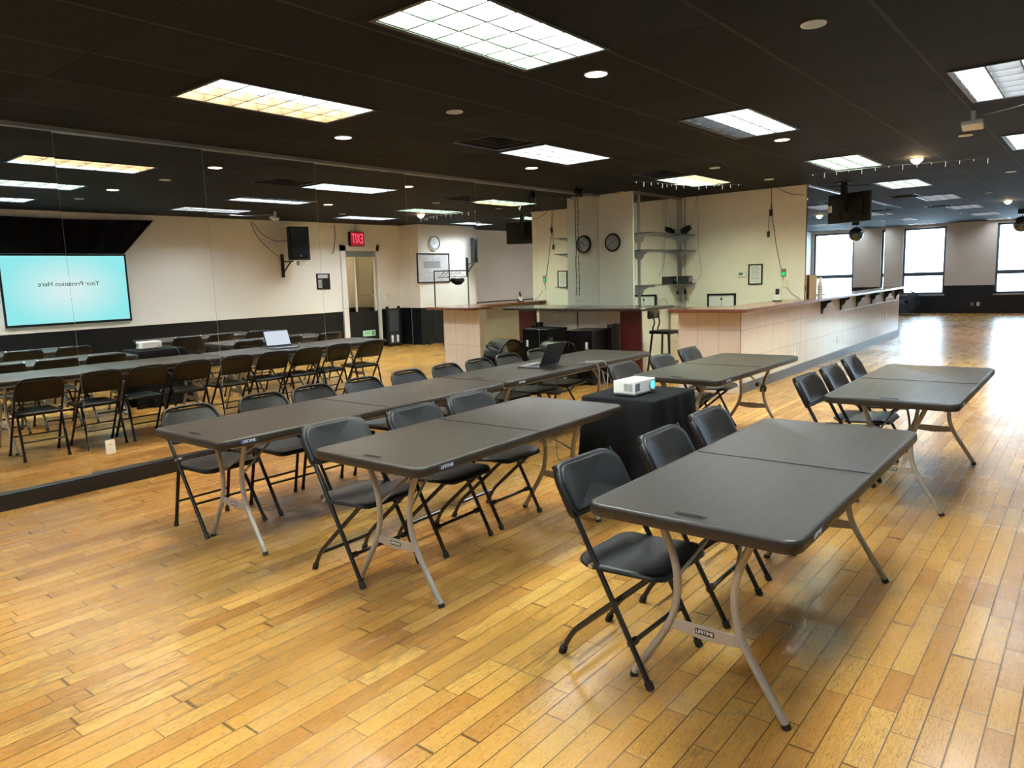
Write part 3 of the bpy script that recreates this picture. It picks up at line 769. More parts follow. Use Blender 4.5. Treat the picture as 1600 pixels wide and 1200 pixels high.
xs = [2.37, 2.91, 3.36, 3.853, 4.36, 4.85, 5.315, 5.775, 6.32]
lab = ['black steel folding chair at the left end of the mirror row, nearest the camera', 'black steel folding chair second from the left along the mirrors', 'black steel folding chair third from the left along the mirrors',
       'black steel folding chair fourth from the left along the mirrors', 'black steel folding chair fifth along the mirrors, where the two long tables meet', 'black steel folding chair sixth along the mirrors',
       'black steel folding chair seventh along the mirrors, left of the open laptop', 'black steel folding chair eighth along the mirrors, behind the open laptop', 'black steel folding chair last in the mirror row, by the drum fan']
for i, x in enumerate(xs):
    rz = R([1.5, -1, 0, 2, -1, 1, 0, -2, 3][i]); y = -1.705 - [0, .01, .0, .02, .0, .01, .0, -.01, -.02][i]
    if i == 0: SCH.location = (x, y, 0); SCH.rotation_euler = (0, 0, rz); tag(SCH, lab[0], None, gM)
    else: dup(SCH, (x, y, 0), rz, lab[i], gM)

# ------------------------------------------------------------------ projector stand cloth, projector, laptop, cables
def cloth():
    hx, hy, H = .315, .275, .742
    N = 160; rings = []
    base = rrect(hx, hy, .025, 5)
    per = []
    # resample the outline evenly
    pts = base + [base[0]]; seg = [math.dist(a, c) for a, c in zip(pts, pts[1:])]; tot = sum(seg)
    for i in range(N):
        s = tot * i / N; j = 0
        while s > seg[j]: s -= seg[j]; j += 1
        f = s / seg[j]; per.append((pts[j][0] * (1 - f) + pts[j + 1][0] * f, pts[j][1] * (1 - f) + pts[j + 1][1] * f))
    for f in (.1, .5, .9): rings.append([(x * f, y * f, H) for x, y in per])
    rings.append([(x * .985, y * .985, H) for x, y in per])
    for q in range(10):
        g = q / 9; z = H - .008 - g * (H - .012); ring = []
        for i, (x, y) in enumerate(per):
            a = 2 * PI * i / N
            fold = (.5 + .5 * math.sin(a * 11 + 1.3 * math.sin(a * 3) + .7 * g)) ** 1.6 * .058 * g ** .6 + .02 * g + .008 * math.sin(a * 23 + 4 * g) * g
            corner = min(abs(abs(x) - hx), 1) < .02 and abs(abs(y) - hy) < .06
            l = math.hypot(x, y); k = 1 + (fold + (.035 * g if corner else 0)) / l
            ring.append((x * k, y * k, z))
        rings.append(ring)
    o = B().rings(rings).make('tablecloth', 'cloth', ang=70); o.location = (4.385, -3.745, 0)
    tag(o, 'black cloth draped to the floor over the projector stand', 'tablecloth')
cloth()
r = thing('projector', 'white projector with glowing blue lens on the black cloth', 'projector', (4.325, -3.745, .742), R(-3))
b = B(); b.prism(rrect(.135, .085, .012, 4), 2, .018, .100); b.make('body', 'white', r, bev=.004)
B().box(-.132, .132, -.082, .082, .010, .020).make('base', 'grey', r)
for sx in (-1, 1):
    for sy in (-1, 1): B().cyl((.11 * sx, .06 * sy, 0), (.11 * sx, .06 * sy, .012), .009, 10).make('foot', 'black', r)
b = B()
for k in range(7): b.box(-.137, -.1345, -.07 + .010 * k, -.065 + .010 * k, .035, .085)
b.make('side_vent', 'grey', r)
b = B()
for k in range(5):
    b.box(-.125 + .012 * k, -.117 + .012 * k, -.0875, -.0845, .035, .085)
b.make('front_vent', 'grey', r)
rg = B().torus((.088, -.087, .058), (1, 0, 0), (0, 0, 1), .034, .005, 24, 8).make('lens_ring', 'grey', r)
B().tube([(.088, -.080, .058), (.088, -.092, .058), (.088, -.098, .058)], [.031, .029, .016], 20).make('lens', 'lens_blue', r)
b = B(); [b.cyl((-.05 + .02 * k, .02, .100), (-.05 + .02 * k, .02, .1025), .006, 8) for k in range(4)]; b.make('button_row', 'grey', r)
tag(B().tube([(4.40, -3.650, .785), (4.46, -3.60, .775), (4.52, -3.52, .762), (4.56, -3.42, .74), (4.60, -3.345, .5), (4.64, -3.31, .05), (4.8, -3.05, .008), (4.78, -2.75, .008), (4.96, -2.62, .2), (5.0, -2.60, .62), (5.04, -2.60, .76), (5.12, -2.54, .765), (5.2, -2.45, .743), (5.35, -2.36, .743)], .004, 6, 2).make('projector_cable', 'black'), 'black cable from the projector to the laptop table', 'cable')
r = thing('laptop', 'open dark laptop facing the mirrors on the far long table', 'laptop', (5.39, -2.245, .7365), R(6))
b = B(); b.prism([(x, y + .118) for x, y in rrect(.175, .118, .012, 4)], 2, 0, .014); b.make('keyboard_deck', 'laptop_deck', r, bev=.002)
b = B()
for i in range(12):
    for j in range(5): b.box(-.150 + .0255 * i, -.130 + .0255 * i, .035 + .022 * j, .052 + .022 * j, .014, .0155)
b.make('keys', 'ink', r, smooth=False)
B().box(-.05, .05, .16, .215, .0138, .0148).make('touchpad', 'grey', r)
u = Vector((0, -.42, .91)).normalized(); nn = Vector((0, -.91, -.42)).normalized()
lid = B().obox(Vector((0, -.004, .012)) + u * .115, (1, 0, 0), u, nn, .175, .115, .004).make('lid', 'laptop', r, bev=.003)
B().obox(Vector((0, -.004, .012)) + u * .118 - nn * .0045, (1, 0, 0), u, nn, .163, .098, .0008).make('screen', 'laptop_screen', lid)
# cable bundle under the far table edge
for k, (dx, lab_) in enumerate(((0, 'grey cable looping over the table edge behind the projector'), (.15, 'brown power cord hanging in loops under the far long table'))):
    tag(B().tube([(5.62 + dx, -2.40, .742), (5.70 + dx, -2.50, .744), (5.74 + dx, -2.545, .742), (5.78 + dx, -2.558, .66), (5.72 + dx, -2.57, .35 + .1 * k), (5.86 + dx, -2.58, .42), (5.84 + dx, -2.55, .66), (5.92 + dx, -2.50, .60), (6.02 + dx, -2.44, .50)], .006, 6, 2).make('hanging_cable', 'grey' if k == 0 else 'leg'), lab_, 'cable')

# ------------------------------------------------------------------ bar
r = thing('bar_counter', 'cream tiled bar end with a red wooden counter, by the cream wall', 'bar', (0, 0, 0))
b = B(); b.box(8.88, 8.89, -2.68, -1.84, .0, 1.04); b.make('end_tiles', 'tile_x', r, smooth=False)
b = B(); b.box(8.89, 9.18, -2.68, -1.84, 0, 1.04); b.box(9.18, 11.475, -2.68, -2.40, 0, 1.04); b.make('bar_body', 'tile_x', r, smooth=False)
b = B(); b.box(8.88, 11.475, -2.695, -2.68, 0, 1.04); b.make('front_tiles', 'tile_y', r, smooth=False)
b = B(); b.prism([(8.63, -2.86), (11.476, -2.86), (11.476, -2.30), (9.30, -2.30), (9.28, -1.80), (8.66, -1.80), (8.60, -1.90), (8.60, -2.80)], 2, 1.042, 1.085)
b.make('counter_top', 'counter', r, smooth=False, bev=.010, seg=3)
B().box(8.87, 11.475, -2.715, -2.696, 0, .125).make('kickboard', 'kick', r, smooth=False)
r = thing('back_counter', 'low service counter along the cream wall behind the bar', 'counter', (0, 0, 0))
B().box(11.0, 11.474, -2.28, -.66, 0, .91).make('tile_base', 'tile_x', r, smooth=False)
B().box(10.97, 11.474, -2.29, -.65, .912, .95).make('counter_top', 'counter_dark', r, smooth=False, bev=.006)
r = thing('faucet', 'small chrome arched faucet on the counter under the shelves', 'faucet', (11.28, -.80, .951))
B().cyl((0, 0, 0), (0, 0, .03), .022, 12).make('base', 'zinc', r)
B().tube([(0, 0, .02), (0, .0, .12), (-.02, -.02, .17), (-.06, -.06, .18), (-.09, -.09, .15), (-.095, -.095, .12)], .009, 8, 2).make('spout', 'zinc', r)
r = thing('wall_ledge', 'long red wooden drink ledge on black brackets under the bar mirrors', 'ledge', (0, 0, 0))
b = B(); b.box(11.477, 18.0, -2.695, -2.652, 0, 1.04); b.make('front_tiles', 'tile_y', r, smooth=False)
b = B(); b.box(11.477, 18.03, -2.86, -2.652, 1.042, 1.085); b.make('ledge_top', 'counter', r, smooth=False, bev=.010, seg=3)
B().box(11.477, 18.0, -2.715, -2.696, 0, .125).make('kickboard', 'kick', r, smooth=False)
prof = [(0, 0), (-.155, 0), (-.155, -.03), (-.135, -.045), (-.10, -.055), (-.085, -.085), (-.075, -.12), (-.045, -.135), (-.03, -.165), (-.025, -.22), (0, -.22)]
for x in (12.22, 13.30, 14.36, 15.44, 16.55, 17.55):
    B().prism([(-2.696 + a, 1.041 + q) for a, q in prof], 0, x - .03, x + .03).make('bracket', 'black', r, smooth=False, bev=.004)
for i, (x, z) in enumerate(((10.95, .33), (13.2, .33), (16.8, .5))):
    tag(B().box(x - .036, x + .036, -2.703, -2.6955, z - .058, z + .058).make('wall_outlet', 'white', bev=.003), ['white outlet plate low on the tiled bar front, nearest', 'dark slotted outlet plate midway along the tiled bar front', 'white outlet plate at the far end of the bar front'][i], 'outlet')
r = thing('back_bar', 'short tiled back bar with dark top against the mirror', 'bar', (0, 0, 0))
B().box(9.25, 9.85, -.75, -.004, 0, 1.04).make('tile_base', 'tile_x', r, smooth=False)
B().prism([(8.93, -.03), (9.25, -.03), (9.25, -.005), (9.855, -.005), (9.855, -1.30), (8.98, -1.30), (8.93, -1.25)], 2, 1.042, 1.083).make('counter_top', 'counter_dark', r, smooth=False, bev=.01, seg=3)
tag(B().obox((9.19, -.955, .515), (1, 0, .02), (0, 1, 0), (-.02, 0, 1), .02, .17, .515).make('leaning_panel', 'panel_red', smooth=False, bev=.004), 'dark red wooden panel standing at the end of the back bar', 'panel')
def fridge():
    r = thing('mini_fridge', 'low black cabinet fridge in front of the back bar', 'fridge', (8.93, -.40, 0))
    B().box(-.26, .27, -.23, .23, .02, .785).make('body', 'black', r, bev=.008)
    d = B().box(-.285, -.262, -.23, .23, .04, .785).make('door', 'black_gloss', r, bev=.004)
    B().box(-.30, -.285, -.19, -.17, .40, .62).make('handle', 'black', d)
    B().box(-.2865, -.2845, -.16, -.12, .52, .62).make('sticker', 'paper', d)
    B().box(-.2, -.1, .229, .231, .55, .66).make('rating_plate', 'grey_metal', r)
    b = B(); [b.box(a - .02, a + .02, c - .02, c + .02, 0, .02) for a in (-.22, .23) for c in (-.2, .2)]; b.make('foot', 'rubber', r)
fridge()
r = thing('tower_speaker', 'slim tall black box beside the black fridge', 'speaker', (9.12, -.70, 0))
B().box(-.11, .11, -.045, .045, 0, .85).make('body', 'black', r, bev=.006)
B().box(-.115, -.11, -.038, .038, .05, .80).make('grille', 'black_gloss', r)
# drum fan
r = thing('drum_fan', 'black drum fan on the floor near the mirror and fridge', 'fan', (8.02, -.46, 0))
N = 40; b = B(); cz = .40; RR = .29
prof = [(-.155, RR - .012), (-.155, RR + .006), (-.12, RR), (.12, RR), (.155, RR + .006), (.155, RR - .012)]
rings = [[(rad * math.cos(2 * PI * i / N), y, cz + rad * math.sin(2 * PI * i / N)) for i in range(N)] for y, rad in prof]
vs = [p for q in rings for p in q]; fs = []
for j in range(len(rings)):
    k = (j + 1) % len(rings)
    for i in range(N): fs.append((j * N + i, j * N + (i + 1) % N, k * N + (i + 1) % N, k * N + i))
b.add(vs, fs); b.make('drum', 'metal_chair', r)
for y in (-.15, .15):
    b = B()
    for q in range(1, 7): b.torus((0, y, cz), (1, 0, 0), (0, 0, 1), RR * q / 6.6, .003, 28, 5)
    for q in range(10):
        a = 2 * PI * q / 10; b.cyl((.04 * math.cos(a), y, cz + .04 * math.sin(a)), (RR * math.cos(a), y, cz + RR * math.sin(a)), .003, 5)
    b.make('grille', 'black', r)
b = B()
for q in range(4):
    a = PI / 2 * q + .4; c, s = math.cos(a), math.sin(a)
    b.obox((.14 * c, 0, cz + .14 * s), (c, .0, s), (-s, .9, c), (s, .5, -c), .12, .07, .003)
b.make('blade', 'black', r)
B().cyl((0, -.06, cz), (0, .08, cz), .055, 16).make('motor', 'black', r)
b = B().tube([(-.25, -.09, cz + .18), (-.33, -.07, cz + .23), (-.33, .07, cz + .23), (-.25, .09, cz + .18)], .012, 8, 1); b.make('handle', 'black', r)
b = B().tube([(.25, -.09, cz + .18), (.33, -.07, cz + .23), (.33, .07, cz + .23), (.25, .09, cz + .18)], .012, 8, 1); b.make('handle', 'black', r)
b = B()
for y in (-.13, .13): b.tube([(-.26, y, cz - .1), (-.26, y, .015), (.26, y, .015), (.26, y, cz - .1)], .013, 8, 1)
b.make('stand', 'black', r)
B().cyl((-.22, -.19, .06), (-.22, .19, .06), .06, 16).make('wheel', 'rubber', r)
# bar stool
r = thing('bar_stool', 'black metal bar stool with a wooden back behind the bar end', 'stool', (9.98, -1.09, 0), R(-5))
B().prism(rrect(.18, .18, .02, 4), 2, .655, .70).make('seat', 'black', r, bev=.006)
for sx in (-1, 1):
    for sy in (-1, 1): B().tube([(.14 * sx, .14 * sy, .66), (.20 * sx, .20 * sy, 0)], .016, 8).make('leg', 'black', r)
b = B()
for (p, q) in (((-.18, -.18), (.18, -.18)), ((.18, -.18), (.18, .18)), ((.18, .18), (-.18, .18)), ((-.18, .18), (-.18, -.18))): b.cyl((*p, .22), (*q, .22), .009, 8)
b.make('footrest', 'black', r)
for s in (-.07, .07): B().tube([(s, .15, .66), (s, .19, .72), (s, .14, .80), (s, .17, .92), (s, .18, .96)], .011, 8, 2).make('back_post', 'black', r)
b = B(); pad(b, .15, .065, .02, .03, lambda u, v, h: (u, .195 - h * 1 + .02 * (u / .15) ** 2 - .02, .94 + v + 0), 0, .006); b.make('backrest', wood_mat('dark_brown_stool_back', (.03, .018, .012), (.07, .04, .028), .4, 0), r)

# ------------------------------------------------------------------ glass shelves beside the column
r = thing('wall_shelf', 'glass wall shelves on grey standards beside the column', 'shelf', (0, 0, 0))
for x in (10.02, 11.43): B().box(x - .013, x + .013, -.652, -.634, 1.06, 2.75).make('standard', 'grey_metal', r)
for z in (2.16, 1.905, 1.37):
    sh = B().box(9.89, 11.465, -.905, -.653, z, z + .010).make('glass_shelf', 'glass_shelf', r, smooth=False)
    for x in (10.02, 11.43):
        B().prism([(-.652, z - .001), (-.90, z - .001), (-.90, z - .015), (-.78, z - .03), (-.72, z - .06), (-.69, z - .125), (-.652, z - .135)], 0, x - .006, x + .006).make('shelf_bracket', 'grey_metal', r)
r = thing('spot_lamp', 'angled black spotlight on the top glass shelf', 'spotlight', (11.33, -.765, 2.171), R(-80))
B().cyl((0, 0, 0), (0, 0, .012), .045, 14).make('base', 'black', r)
B().tube([(-.06, 0, .05), (.02, 0, .09), (.09, 0, .12)], [.045, .05, .04], 12).make('lamp_head', 'black', r)
B().tube([(.0, 0, .01), (.05, 0, .05), (.06, 0, .1)], .010, 6).make('arm', 'black', r)
r = thing('stereo_box', 'dark box radio on the lowest glass shelf', 'radio', (11.30, -.775, 1.381), R(90))
B().box(-.10, .10, -.075, .075, 0, .115).make('body', 'ink', r, bev=.006)
B().cyl((.099, 0, .06), (.106, 0, .06), .036, 16).make('dial', 'grey_metal', r)
B().box(-.102, -.10, -.06, .06, .02, .10).make('end_plate', 'grey', r)
tag(B().prism([(-.032, -.06), (.032, -.06), (.032, -.045), (.008, -.045), (.04, -.02), (.02, -.02), (.03, .005), (.012, .005), (.0, .05), (-.012, .005), (-.03, .005), (-.02, -.02), (-.04, -.02), (-.008, -.045), (-.032, -.045)], 0, -.004, .004).make('air_freshener', 'ink_blue', None, (11.465, -.70, 1.25), smooth=False), 'navy tree shaped air freshener hanging under the lowest shelf', 'air freshener')

# ------------------------------------------------------------------ clocks, frames and devices
def clock(name, lab, c, face, R_, ring='black', inner='grey_metal', hands=((50, .6), (245, .45))):
    """face: +1 looks toward +Y, -1 toward -X"""
    r = thing(name, lab, 'clock', c)
    if face == 'x':
        f = lambda a, h, q: (-h, -a, q)
    else:
        f = lambda a, h, q: (-a, h, q)
    def mk(b, nm, m): b.xf(lambda x, y, z: f(x, y, z)); return b.make(nm, m, r)
    N = 32
    b = B().torus((0, .02, 0), (1, 0, 0), (0, 0, 1), R_ - .016, .018, 36, 10); mk(b, 'rim', ring)
    b = B().torus((0, .03, 0), (1, 0, 0), (0, 0, 1), R_ - .038, .009, 36, 8); mk(b, 'bezel', inner)
    b = B().cyl((0, 0, 0), (0, .022, 0), R_ - .02, 36); mk(b, 'dial', 'dial_grey' if ring == 'black' else 'paper')
    b = B()
    for i in range(12):
        a = PI / 6 * i; l = .012 if i % 3 else .02
        c_, s_ = math.sin(a), math.cos(a); rr = R_ - .055
        b.obox((c_ * rr, .0228, s_ * rr), (c_, 0, s_), (0, 1, 0), (s_, 0, -c_), l / 2, .0006, .0025)
    mk(b, 'hour_marks', 'ink')
    b = B()
    for deg, l in hands:
        a = math.radians(deg); c_, s_ = math.sin(a), math.cos(a); ll = l * R_
        b.obox((c_ * ll * .42, .024, s_ * ll * .42), (c_, 0, s_), (0, 1, 0), (s_, 0, -c_), ll * .6, .0006, .0035)
    b.cyl((0, .022, 0), (0, .026, 0), .006, 10)
    mk(b, 'hands', 'ink'); return r
clock('wall_clock', 'round black rimmed wall clock on the cream column', (9.858, -.277, 2.048), 'x', .140)
clock('wall_clock', 'round pale rimmed wall clock above the large framed print', (12.17, -6.398, 2.37), 'y', .19, 'white', 'black', ((60, .6), (120, .5)))
def framed(name, lab, c, w, h, axis, art, cat='picture'):
    r = thing(name, lab, cat, c); t = .018 if w < .4 else .03
    def mk(b, nm, m, **k):
        if axis == 'x': b.xf(lambda x, y, z: (-y, -x, z))
        else: b.xf(lambda x, y, z: (-x, y, z))
        return b.make(nm, m, r, **k)
    b = B()
    for (a0, a1, q0, q1) in ((-w / 2, w / 2, h / 2 - t, h / 2), (-w / 2, w / 2, -h / 2, -h / 2 + t), (-w / 2, -w / 2 + t, -h / 2, h / 2), (w / 2 - t, w / 2, -h / 2, h / 2)): b.box(a0, a1, 0, .02, q0, q1)
    mk(b, 'frame', 'black', smooth=False)
    mk(B().box(-w / 2 + t, w / 2 - t, .002, .008, -h / 2 + t, h / 2 - t), 'print', 'art' if art == 'map' else 'paper', smooth=False)
    b = B()
    if art == 'lines':
        for k in range(11): b.box(-w * .32, w * (.30 if k % 3 else .2), .008, .009, h * .33 - k * .022, h * .33 - k * .022 + .006)
        mk(b, 'text_lines', 'grey', smooth=False)
    elif art == 'mic':
        b.sphere((0, .0085, .02), .016, 10, 8); b.xf(lambda x, y, z: (x, .0085 + (y - .0085) * .05, z * 1.6)); b.cyl((0, .0085, -.005), (0, .0085, -h / 2 + t), .003, 6)
        mk(b, 'microphone_print', 'ink', smooth=False)
    else:
        b.box(-w * .22, w * .30, .008, .009, .0, .16); mk(b, 'text_block', 'art2', smooth=False)
        b = B()
        for k in range(5): b.box(-w * .42, w * (.3 - .1 * (k % 3)), .008, .009, -.10 - k * .035, -.095 - k * .035)
        for k in range(4): b.box(-w * .4 + .2 * k, -w * .4 + .2 * k + .08, .008, .009, .20 + .02 * (k % 2), .21 + .02 * (k % 2))
        mk(b, 'line_drawing', 'art2', smooth=False)
    return r
framed('picture_frame', 'black framed notice sheet on the cream bar wall', (11.478, -1.90, 1.485), .225, .32, 'x', 'lines')
framed('picture_frame', 'landscape frame with a microphone print on the low counter by the wall', (11.465, -1.345, 1.155), .485, .24, 'x', 'mic')
bpy.data.objects['picture_frame.001'].location.z = .952 + .12
framed('picture_frame', 'large framed sheet on the pale pier, seen in the mirror', (12.12, -6.398, 1.785), 1.04, .69, 'y', 'map')
r = thing('thermostat', 'white thermostat left of the framed notice', 'thermostat', (11.481, -1.683, 1.49))
B().box(-.022, 0, -.068, .068, -.043, .043).make('body', 'white', r, bev=.006)
B().box(-.024, -.022, -.015, .05, -.01, .028).make('screen', 'lcd', r)
r = thing('exit_button', 'grey plate with a lit green button on the bar wall', 'button', (11.478, -2.34, 1.495))
B().box(-.010, 0, -.038, .038, -.062, .062).make('plate', 'grey', r, bev=.003)
B().box(-.018, -.010, -.024, .024, -.045, .01).make('button', 'led_green', r, bev=.003)
tag(B().box(11.466, 11.478, -2.41, -2.31, 1.27, 1.385).make('wall_switch', 'ivory', bev=.004), 'cream switch plate under the green button', 'switch')
r = thing('phone_handset', 'small dark handset in a white cradle on the bar counter', 'phone', (10.85, -2.46, 1.087), R(-60))
B().box(-.06, .06, -.05, .05, 0, .012).make('base', 'black', r, bev=.004)
B().obox((0, 0, .05), (1, 0, 0), (0, 1, .2), (0, -.2, 1), .03, .022, .045).make('cradle', 'white', r, bev=.006)
B().obox((0, -.008, .125), (1, 0, 0), (0, 1, .2), (0, -.2, 1), .026, .012, .055).make('handset', 'ink', r, bev=.005)
# cables on the bar wall and column
def cable(lab, pts, rad=.004, m='black', name='wall_cable', sm=2):
    return tag(B().tube(pts, rad, 6, sm).make(name, m), lab, 'cable')
cable('long black cable running down the bar wall to the ledge', [(11.472, -2.13, 2.788), (11.472, -2.14, 2.5), (11.472, -2.16, 2.3), (11.472, -2.22, 1.9), (11.472, -2.31, 1.5), (11.472, -2.36, 1.32), (11.472, -2.46, 1.17), (11.465, -2.60, 1.095)])
r = thing('hanging_plug', 'upper black plug on the cable of the bar wall', 'plug', (11.46, -2.135, 2.42)); B().box(-.015, .01, -.022, .022, -.05, .05).make('body', 'black', r, bev=.006)
B().cyl((0, 0, .05), (0, 0, .12), .005, 6).make('lead', 'black', r)
r = thing('hanging_plug', 'lower black plug dangling below the upper one on the bar wall', 'plug', (11.46, -2.10, 2.10)); B().box(-.012, .01, -.018, .018, -.05, .04).make('body', 'black', r, bev=.006)
B().cyl((0, 0, .04), (0, 0, .27), .003, 6).make('lead', 'black', r)
cable('short black cable sagging at the top corner of the bar wall', [(11.472, -2.22, 2.785), (11.472, -2.32, 2.72), (11.472, -2.45, 2.66), (11.472, -2.62, 2.64)])
cable('thin grey cable down the wall right of the shelves', [(11.473, -.92, 2.788), (11.473, -.93, 2.3), (11.473, -.94, 2.0), (11.473, -.95, 1.75), (11.473, -1.0, 1.57), (11.473, -.96, 1.45), (11.46, -.90, 1.41), (11.41, -.86, 1.44)], .003, 'grey')
cable('thin grey cable from the ceiling to the spotlight on the shelf', [(11.473, -.91, 2.788), (11.473, -.86, 2.5), (11.46, -.80, 2.3), (11.40, -.78, 2.24), (11.36, -.77, 2.21)], .003, 'grey')
cable('thin grey cable hanging between the shelf standards', [(10.85, -.645, 2.788), (10.83, -.66, 2.2), (10.79, -.64, 1.95), (10.83, -.645, 1.75), (10.78, -.65, 1.6), (10.77, -.70, 1.49)], .003, 'grey')
cable('vertical grey conduit right of the shelf mirror', [(11.47, -.70, 2.788), (11.47, -.70, 1.09)], .006, 'grey', 'conduit', 0)
# string of tiny lights hanging on the mirror from the stage light
r = thing('string_lights', 'black string lights hanging down the mirror beside the column', 'string lights', (0, 0, 0))
pts = [(8.79, -.36, 2.775), (8.95, -.2, 2.74), (9.27, -.05, 2.70)] + [(9.27 + .012 * math.sin(k * 2.1), -.024, 2.62 - .17 * k) for k in range(9)]
B().tube(pts, .0045, 5, 1).make('cord', 'black', r)
b = B()
for k in range(16):
    z = 2.60 - .095 * k; s = 1 if k % 2 else -1; b.cyl((9.27, -.025, z), (9.27 + .035 * s, -.026, z + .012), .003, 5)
b.make('bulb', 'black', r)
def fairy(lab, pts, n):
    r = thing('string_lights', lab, 'string lights', (0, 0, 0)); B().tube(pts, .0025, 5, 1).make('cord', 'grey', r)
    P = [Vector(p) for p in pts]; L = [0]
    for a, q in zip(P, P[1:]): L.append(L[-1] + (q - a).length)
    b = B()
    for k in range(n):
        s = L[-1] * (k + .5) / n; j = max(i for i in range(len(L)) if L[i] <= s)
        p = P[j].lerp(P[j + 1], (s - L[j]) / (L[j + 1] - L[j])); b.cyl(p, p - Vector((.0, 0, .022 + .02 * ((k * 5) % 3))), .0035, 5)
    b.make('bulb', 'bulb_white', r)
fairy('icicle lights strung under the ceiling beside the green and yellow panel', [(8.75, -1.25, 2.775), (9.1, -1.42, 2.765), (9.6, -1.45, 2.77), (10.05, -1.75, 2.765), (10.4, -2.1, 2.77)], 16)
fairy('icicle lights strung across the ceiling past the pale green panel', [(10.2, -3.05, 2.775), (10.15, -3.6, 2.765), (10.2, -4.1, 2.77), (10.35, -4.6, 2.765), (10.6, -5.1, 2.775)], 14)
# papers and boards on the ledge by the corner
r = thing('roll_bag', 'white patterned bottle standing on the ledge at the mirror corner', 'bottle', (12.0, -2.735, 1.086))
B().tube([(0, 0, 0), (0, 0, .20), (0, 0, .27), (0, 0, .32)], [.04, .04, .02, .02], 14).make('body', 'paper', r)
b = B(); [b.torus((0, 0, .05 + .04 * k), (1, 0, 0), (0, 1, 0), .0405, .004, 16, 5) for k in range(4)]; b.make('printed_band', 'grey', r); r.name = 'patterned_bottle'
tag(B().box(11.60, 11.95, -2.70, -2.685, 1.0865, 1.45).make('tan_board', 'cardboard', smooth=False), 'tan board leaning at the near corner of the bar mirror', 'board')

# ------------------------------------------------------------------ television, mirror ball
r = thing('television', 'black television hung from the ceiling on a pole mount', 'television', (11.86, -3.165, 2.425))
uu = Vector((.30, .66, 0)).normalized(); vv = Vector((.66, -.30, 0)).normalized()
B().obox((0, 0, 0), uu, vv, (0, 0, 1), .365, .022, .215).make('panel', 'black', r, bev=.006)
B().obox(vv * .024, uu, vv, (0, 0, 1), .35, .002, .20).make('screen', 'black_gloss', r)
B().obox(-vv * .045, uu, vv, (0, 0, 1), .26, .03, .14).make('back_cover', 'black', r, bev=.01)
B().obox(-vv * .077 + uu * .28, uu, vv, (0, 0, 1), .035, .002, .05).make('rating_label', 'ivory', r)
b = B(); b.obox(-vv * .12 + Vector((0, 0, .15)), uu, vv, (0, 0, 1), .035, .035, .215); b.obox(-vv * .09 + Vector((0, 0, .05)), uu, vv, (0, 0, 1), .16, .012, .02)
for s in (-.10, .10): b.obox(-vv * .082 + uu * s, uu, vv, (0, 0, 1), .014, .010, .17)
b.make('mount', 'black', r)
b = B(); b.obox(-vv * .12 + Vector((0, 0, .3595)), uu, vv, (0, 0, 1), .09, .06, .005); b.cyl(-vv * .12 + Vector((0, 0, .28)) - uu * .42, -vv * .12 + Vector((0, 0, .34)) + uu * .30, .008, 6)
b.make('ceiling_bracket', 'black', r)
r = thing('mirror_ball', 'dark mirror ball hanging from the ceiling at the right edge', 'mirror ball', (22.0, -4.56, 2.44))
m, t, out = nt_new('mirror_ball_facets'); g = G(t); o_ = g.obj(); s_ = g.xyz(o_)
vor = g.n('ShaderNodeTexVoronoi'); vor.inputs['Scale'].default_value = 28; g.put(vor.inputs['Vector'], o_)
g.bsdf(out, g.mix(vor.outputs['Color'], (.01, .015, .015), (.40, .44, .44)), .25, .8); M['ball'] = m
B().sphere((0, 0, 0), .19, 24, 14).make('ball', 'ball', r, ang=5)
B().box(-.09, .09, -.09, .09, .24, .349).make('motor', 'black', r)
B().cyl((0, 0, .18), (0, 0, .26), .006, 6).make('rod', 'black', r)

# ------------------------------------------------------------------ floor fan by the windows, outlets
r = thing('floor_fan', 'large round blue grey floor fan below the far window', 'fan', (25.3, -1.50, 0))
cz = .42; b = B()
for x in (-.07, .07):
    for q in range(1, 8): b.torus((x * (1 - .3 * (1 - q / 7)), 0, cz), (0, 1, 0), (0, 0, 1), .32 * q / 7, .003, 30, 5)
    for q in range(18):
        a = 2 * PI * q / 18; b.cyl((x * .7, .04 * math.cos(a), cz + .04 * math.sin(a)), (x, .32 * math.cos(a), cz + .32 * math.sin(a)), .0025, 5)
b.make('grille', 'blue_paint', r)
b = B().tube([(-.08, .33 * math.cos(2 * PI * i / 36), cz + .33 * math.sin(2 * PI * i / 36)) for i in range(36)], .012, 8, 0, True)
b.tube([(.08, .33 * math.cos(2 * PI * i / 36), cz + .33 * math.sin(2 * PI * i / 36)) for i in range(36)], .012, 8, 0, True); b.make('ring', 'black', r)
b = B()
for q in range(3):
    a = 2 * PI / 3 * q; c_, s_ = math.cos(a), math.sin(a)
    b.obox((0, .17 * c_, cz + .17 * s_), (0, c_, s_), (.45, -s_, c_), (1, .45 * s_, -.45 * c_), .12, .085, .003)
b.make('blade', 'blue_paint', r)
B().cyl((-.08, 0, cz), (.14, 0, cz), .06, 16).make('motor', 'black', r)
b = B()
for y in (-.35, .35): b.tube([(0, y, cz), (0, y, .03), (-.18, y, .02)], .014, 8); b.tube([(0, y, .03), (.18, y, .02)], .014, 8)
b.cyl((-.18, -.35, .02), (-.18, .35, .02), .014, 8); b.cyl((.18, -.35, .02), (.18, .35, .02), .014, 8); b.make('stand', 'black', r)
tag(B().box(FAR - .012, FAR, -3.12, -3.04, .23, .34).make('wall_outlet', 'grey', bev=.003), 'grey outlet on the dark far wall, left of the white one', 'outlet')
tag(B().box(FAR - .012, FAR, -3.28, -3.20, .22, .34).make('wall_outlet', 'white', bev=.003), 'white outlet on the dark far wall between the windows', 'outlet')

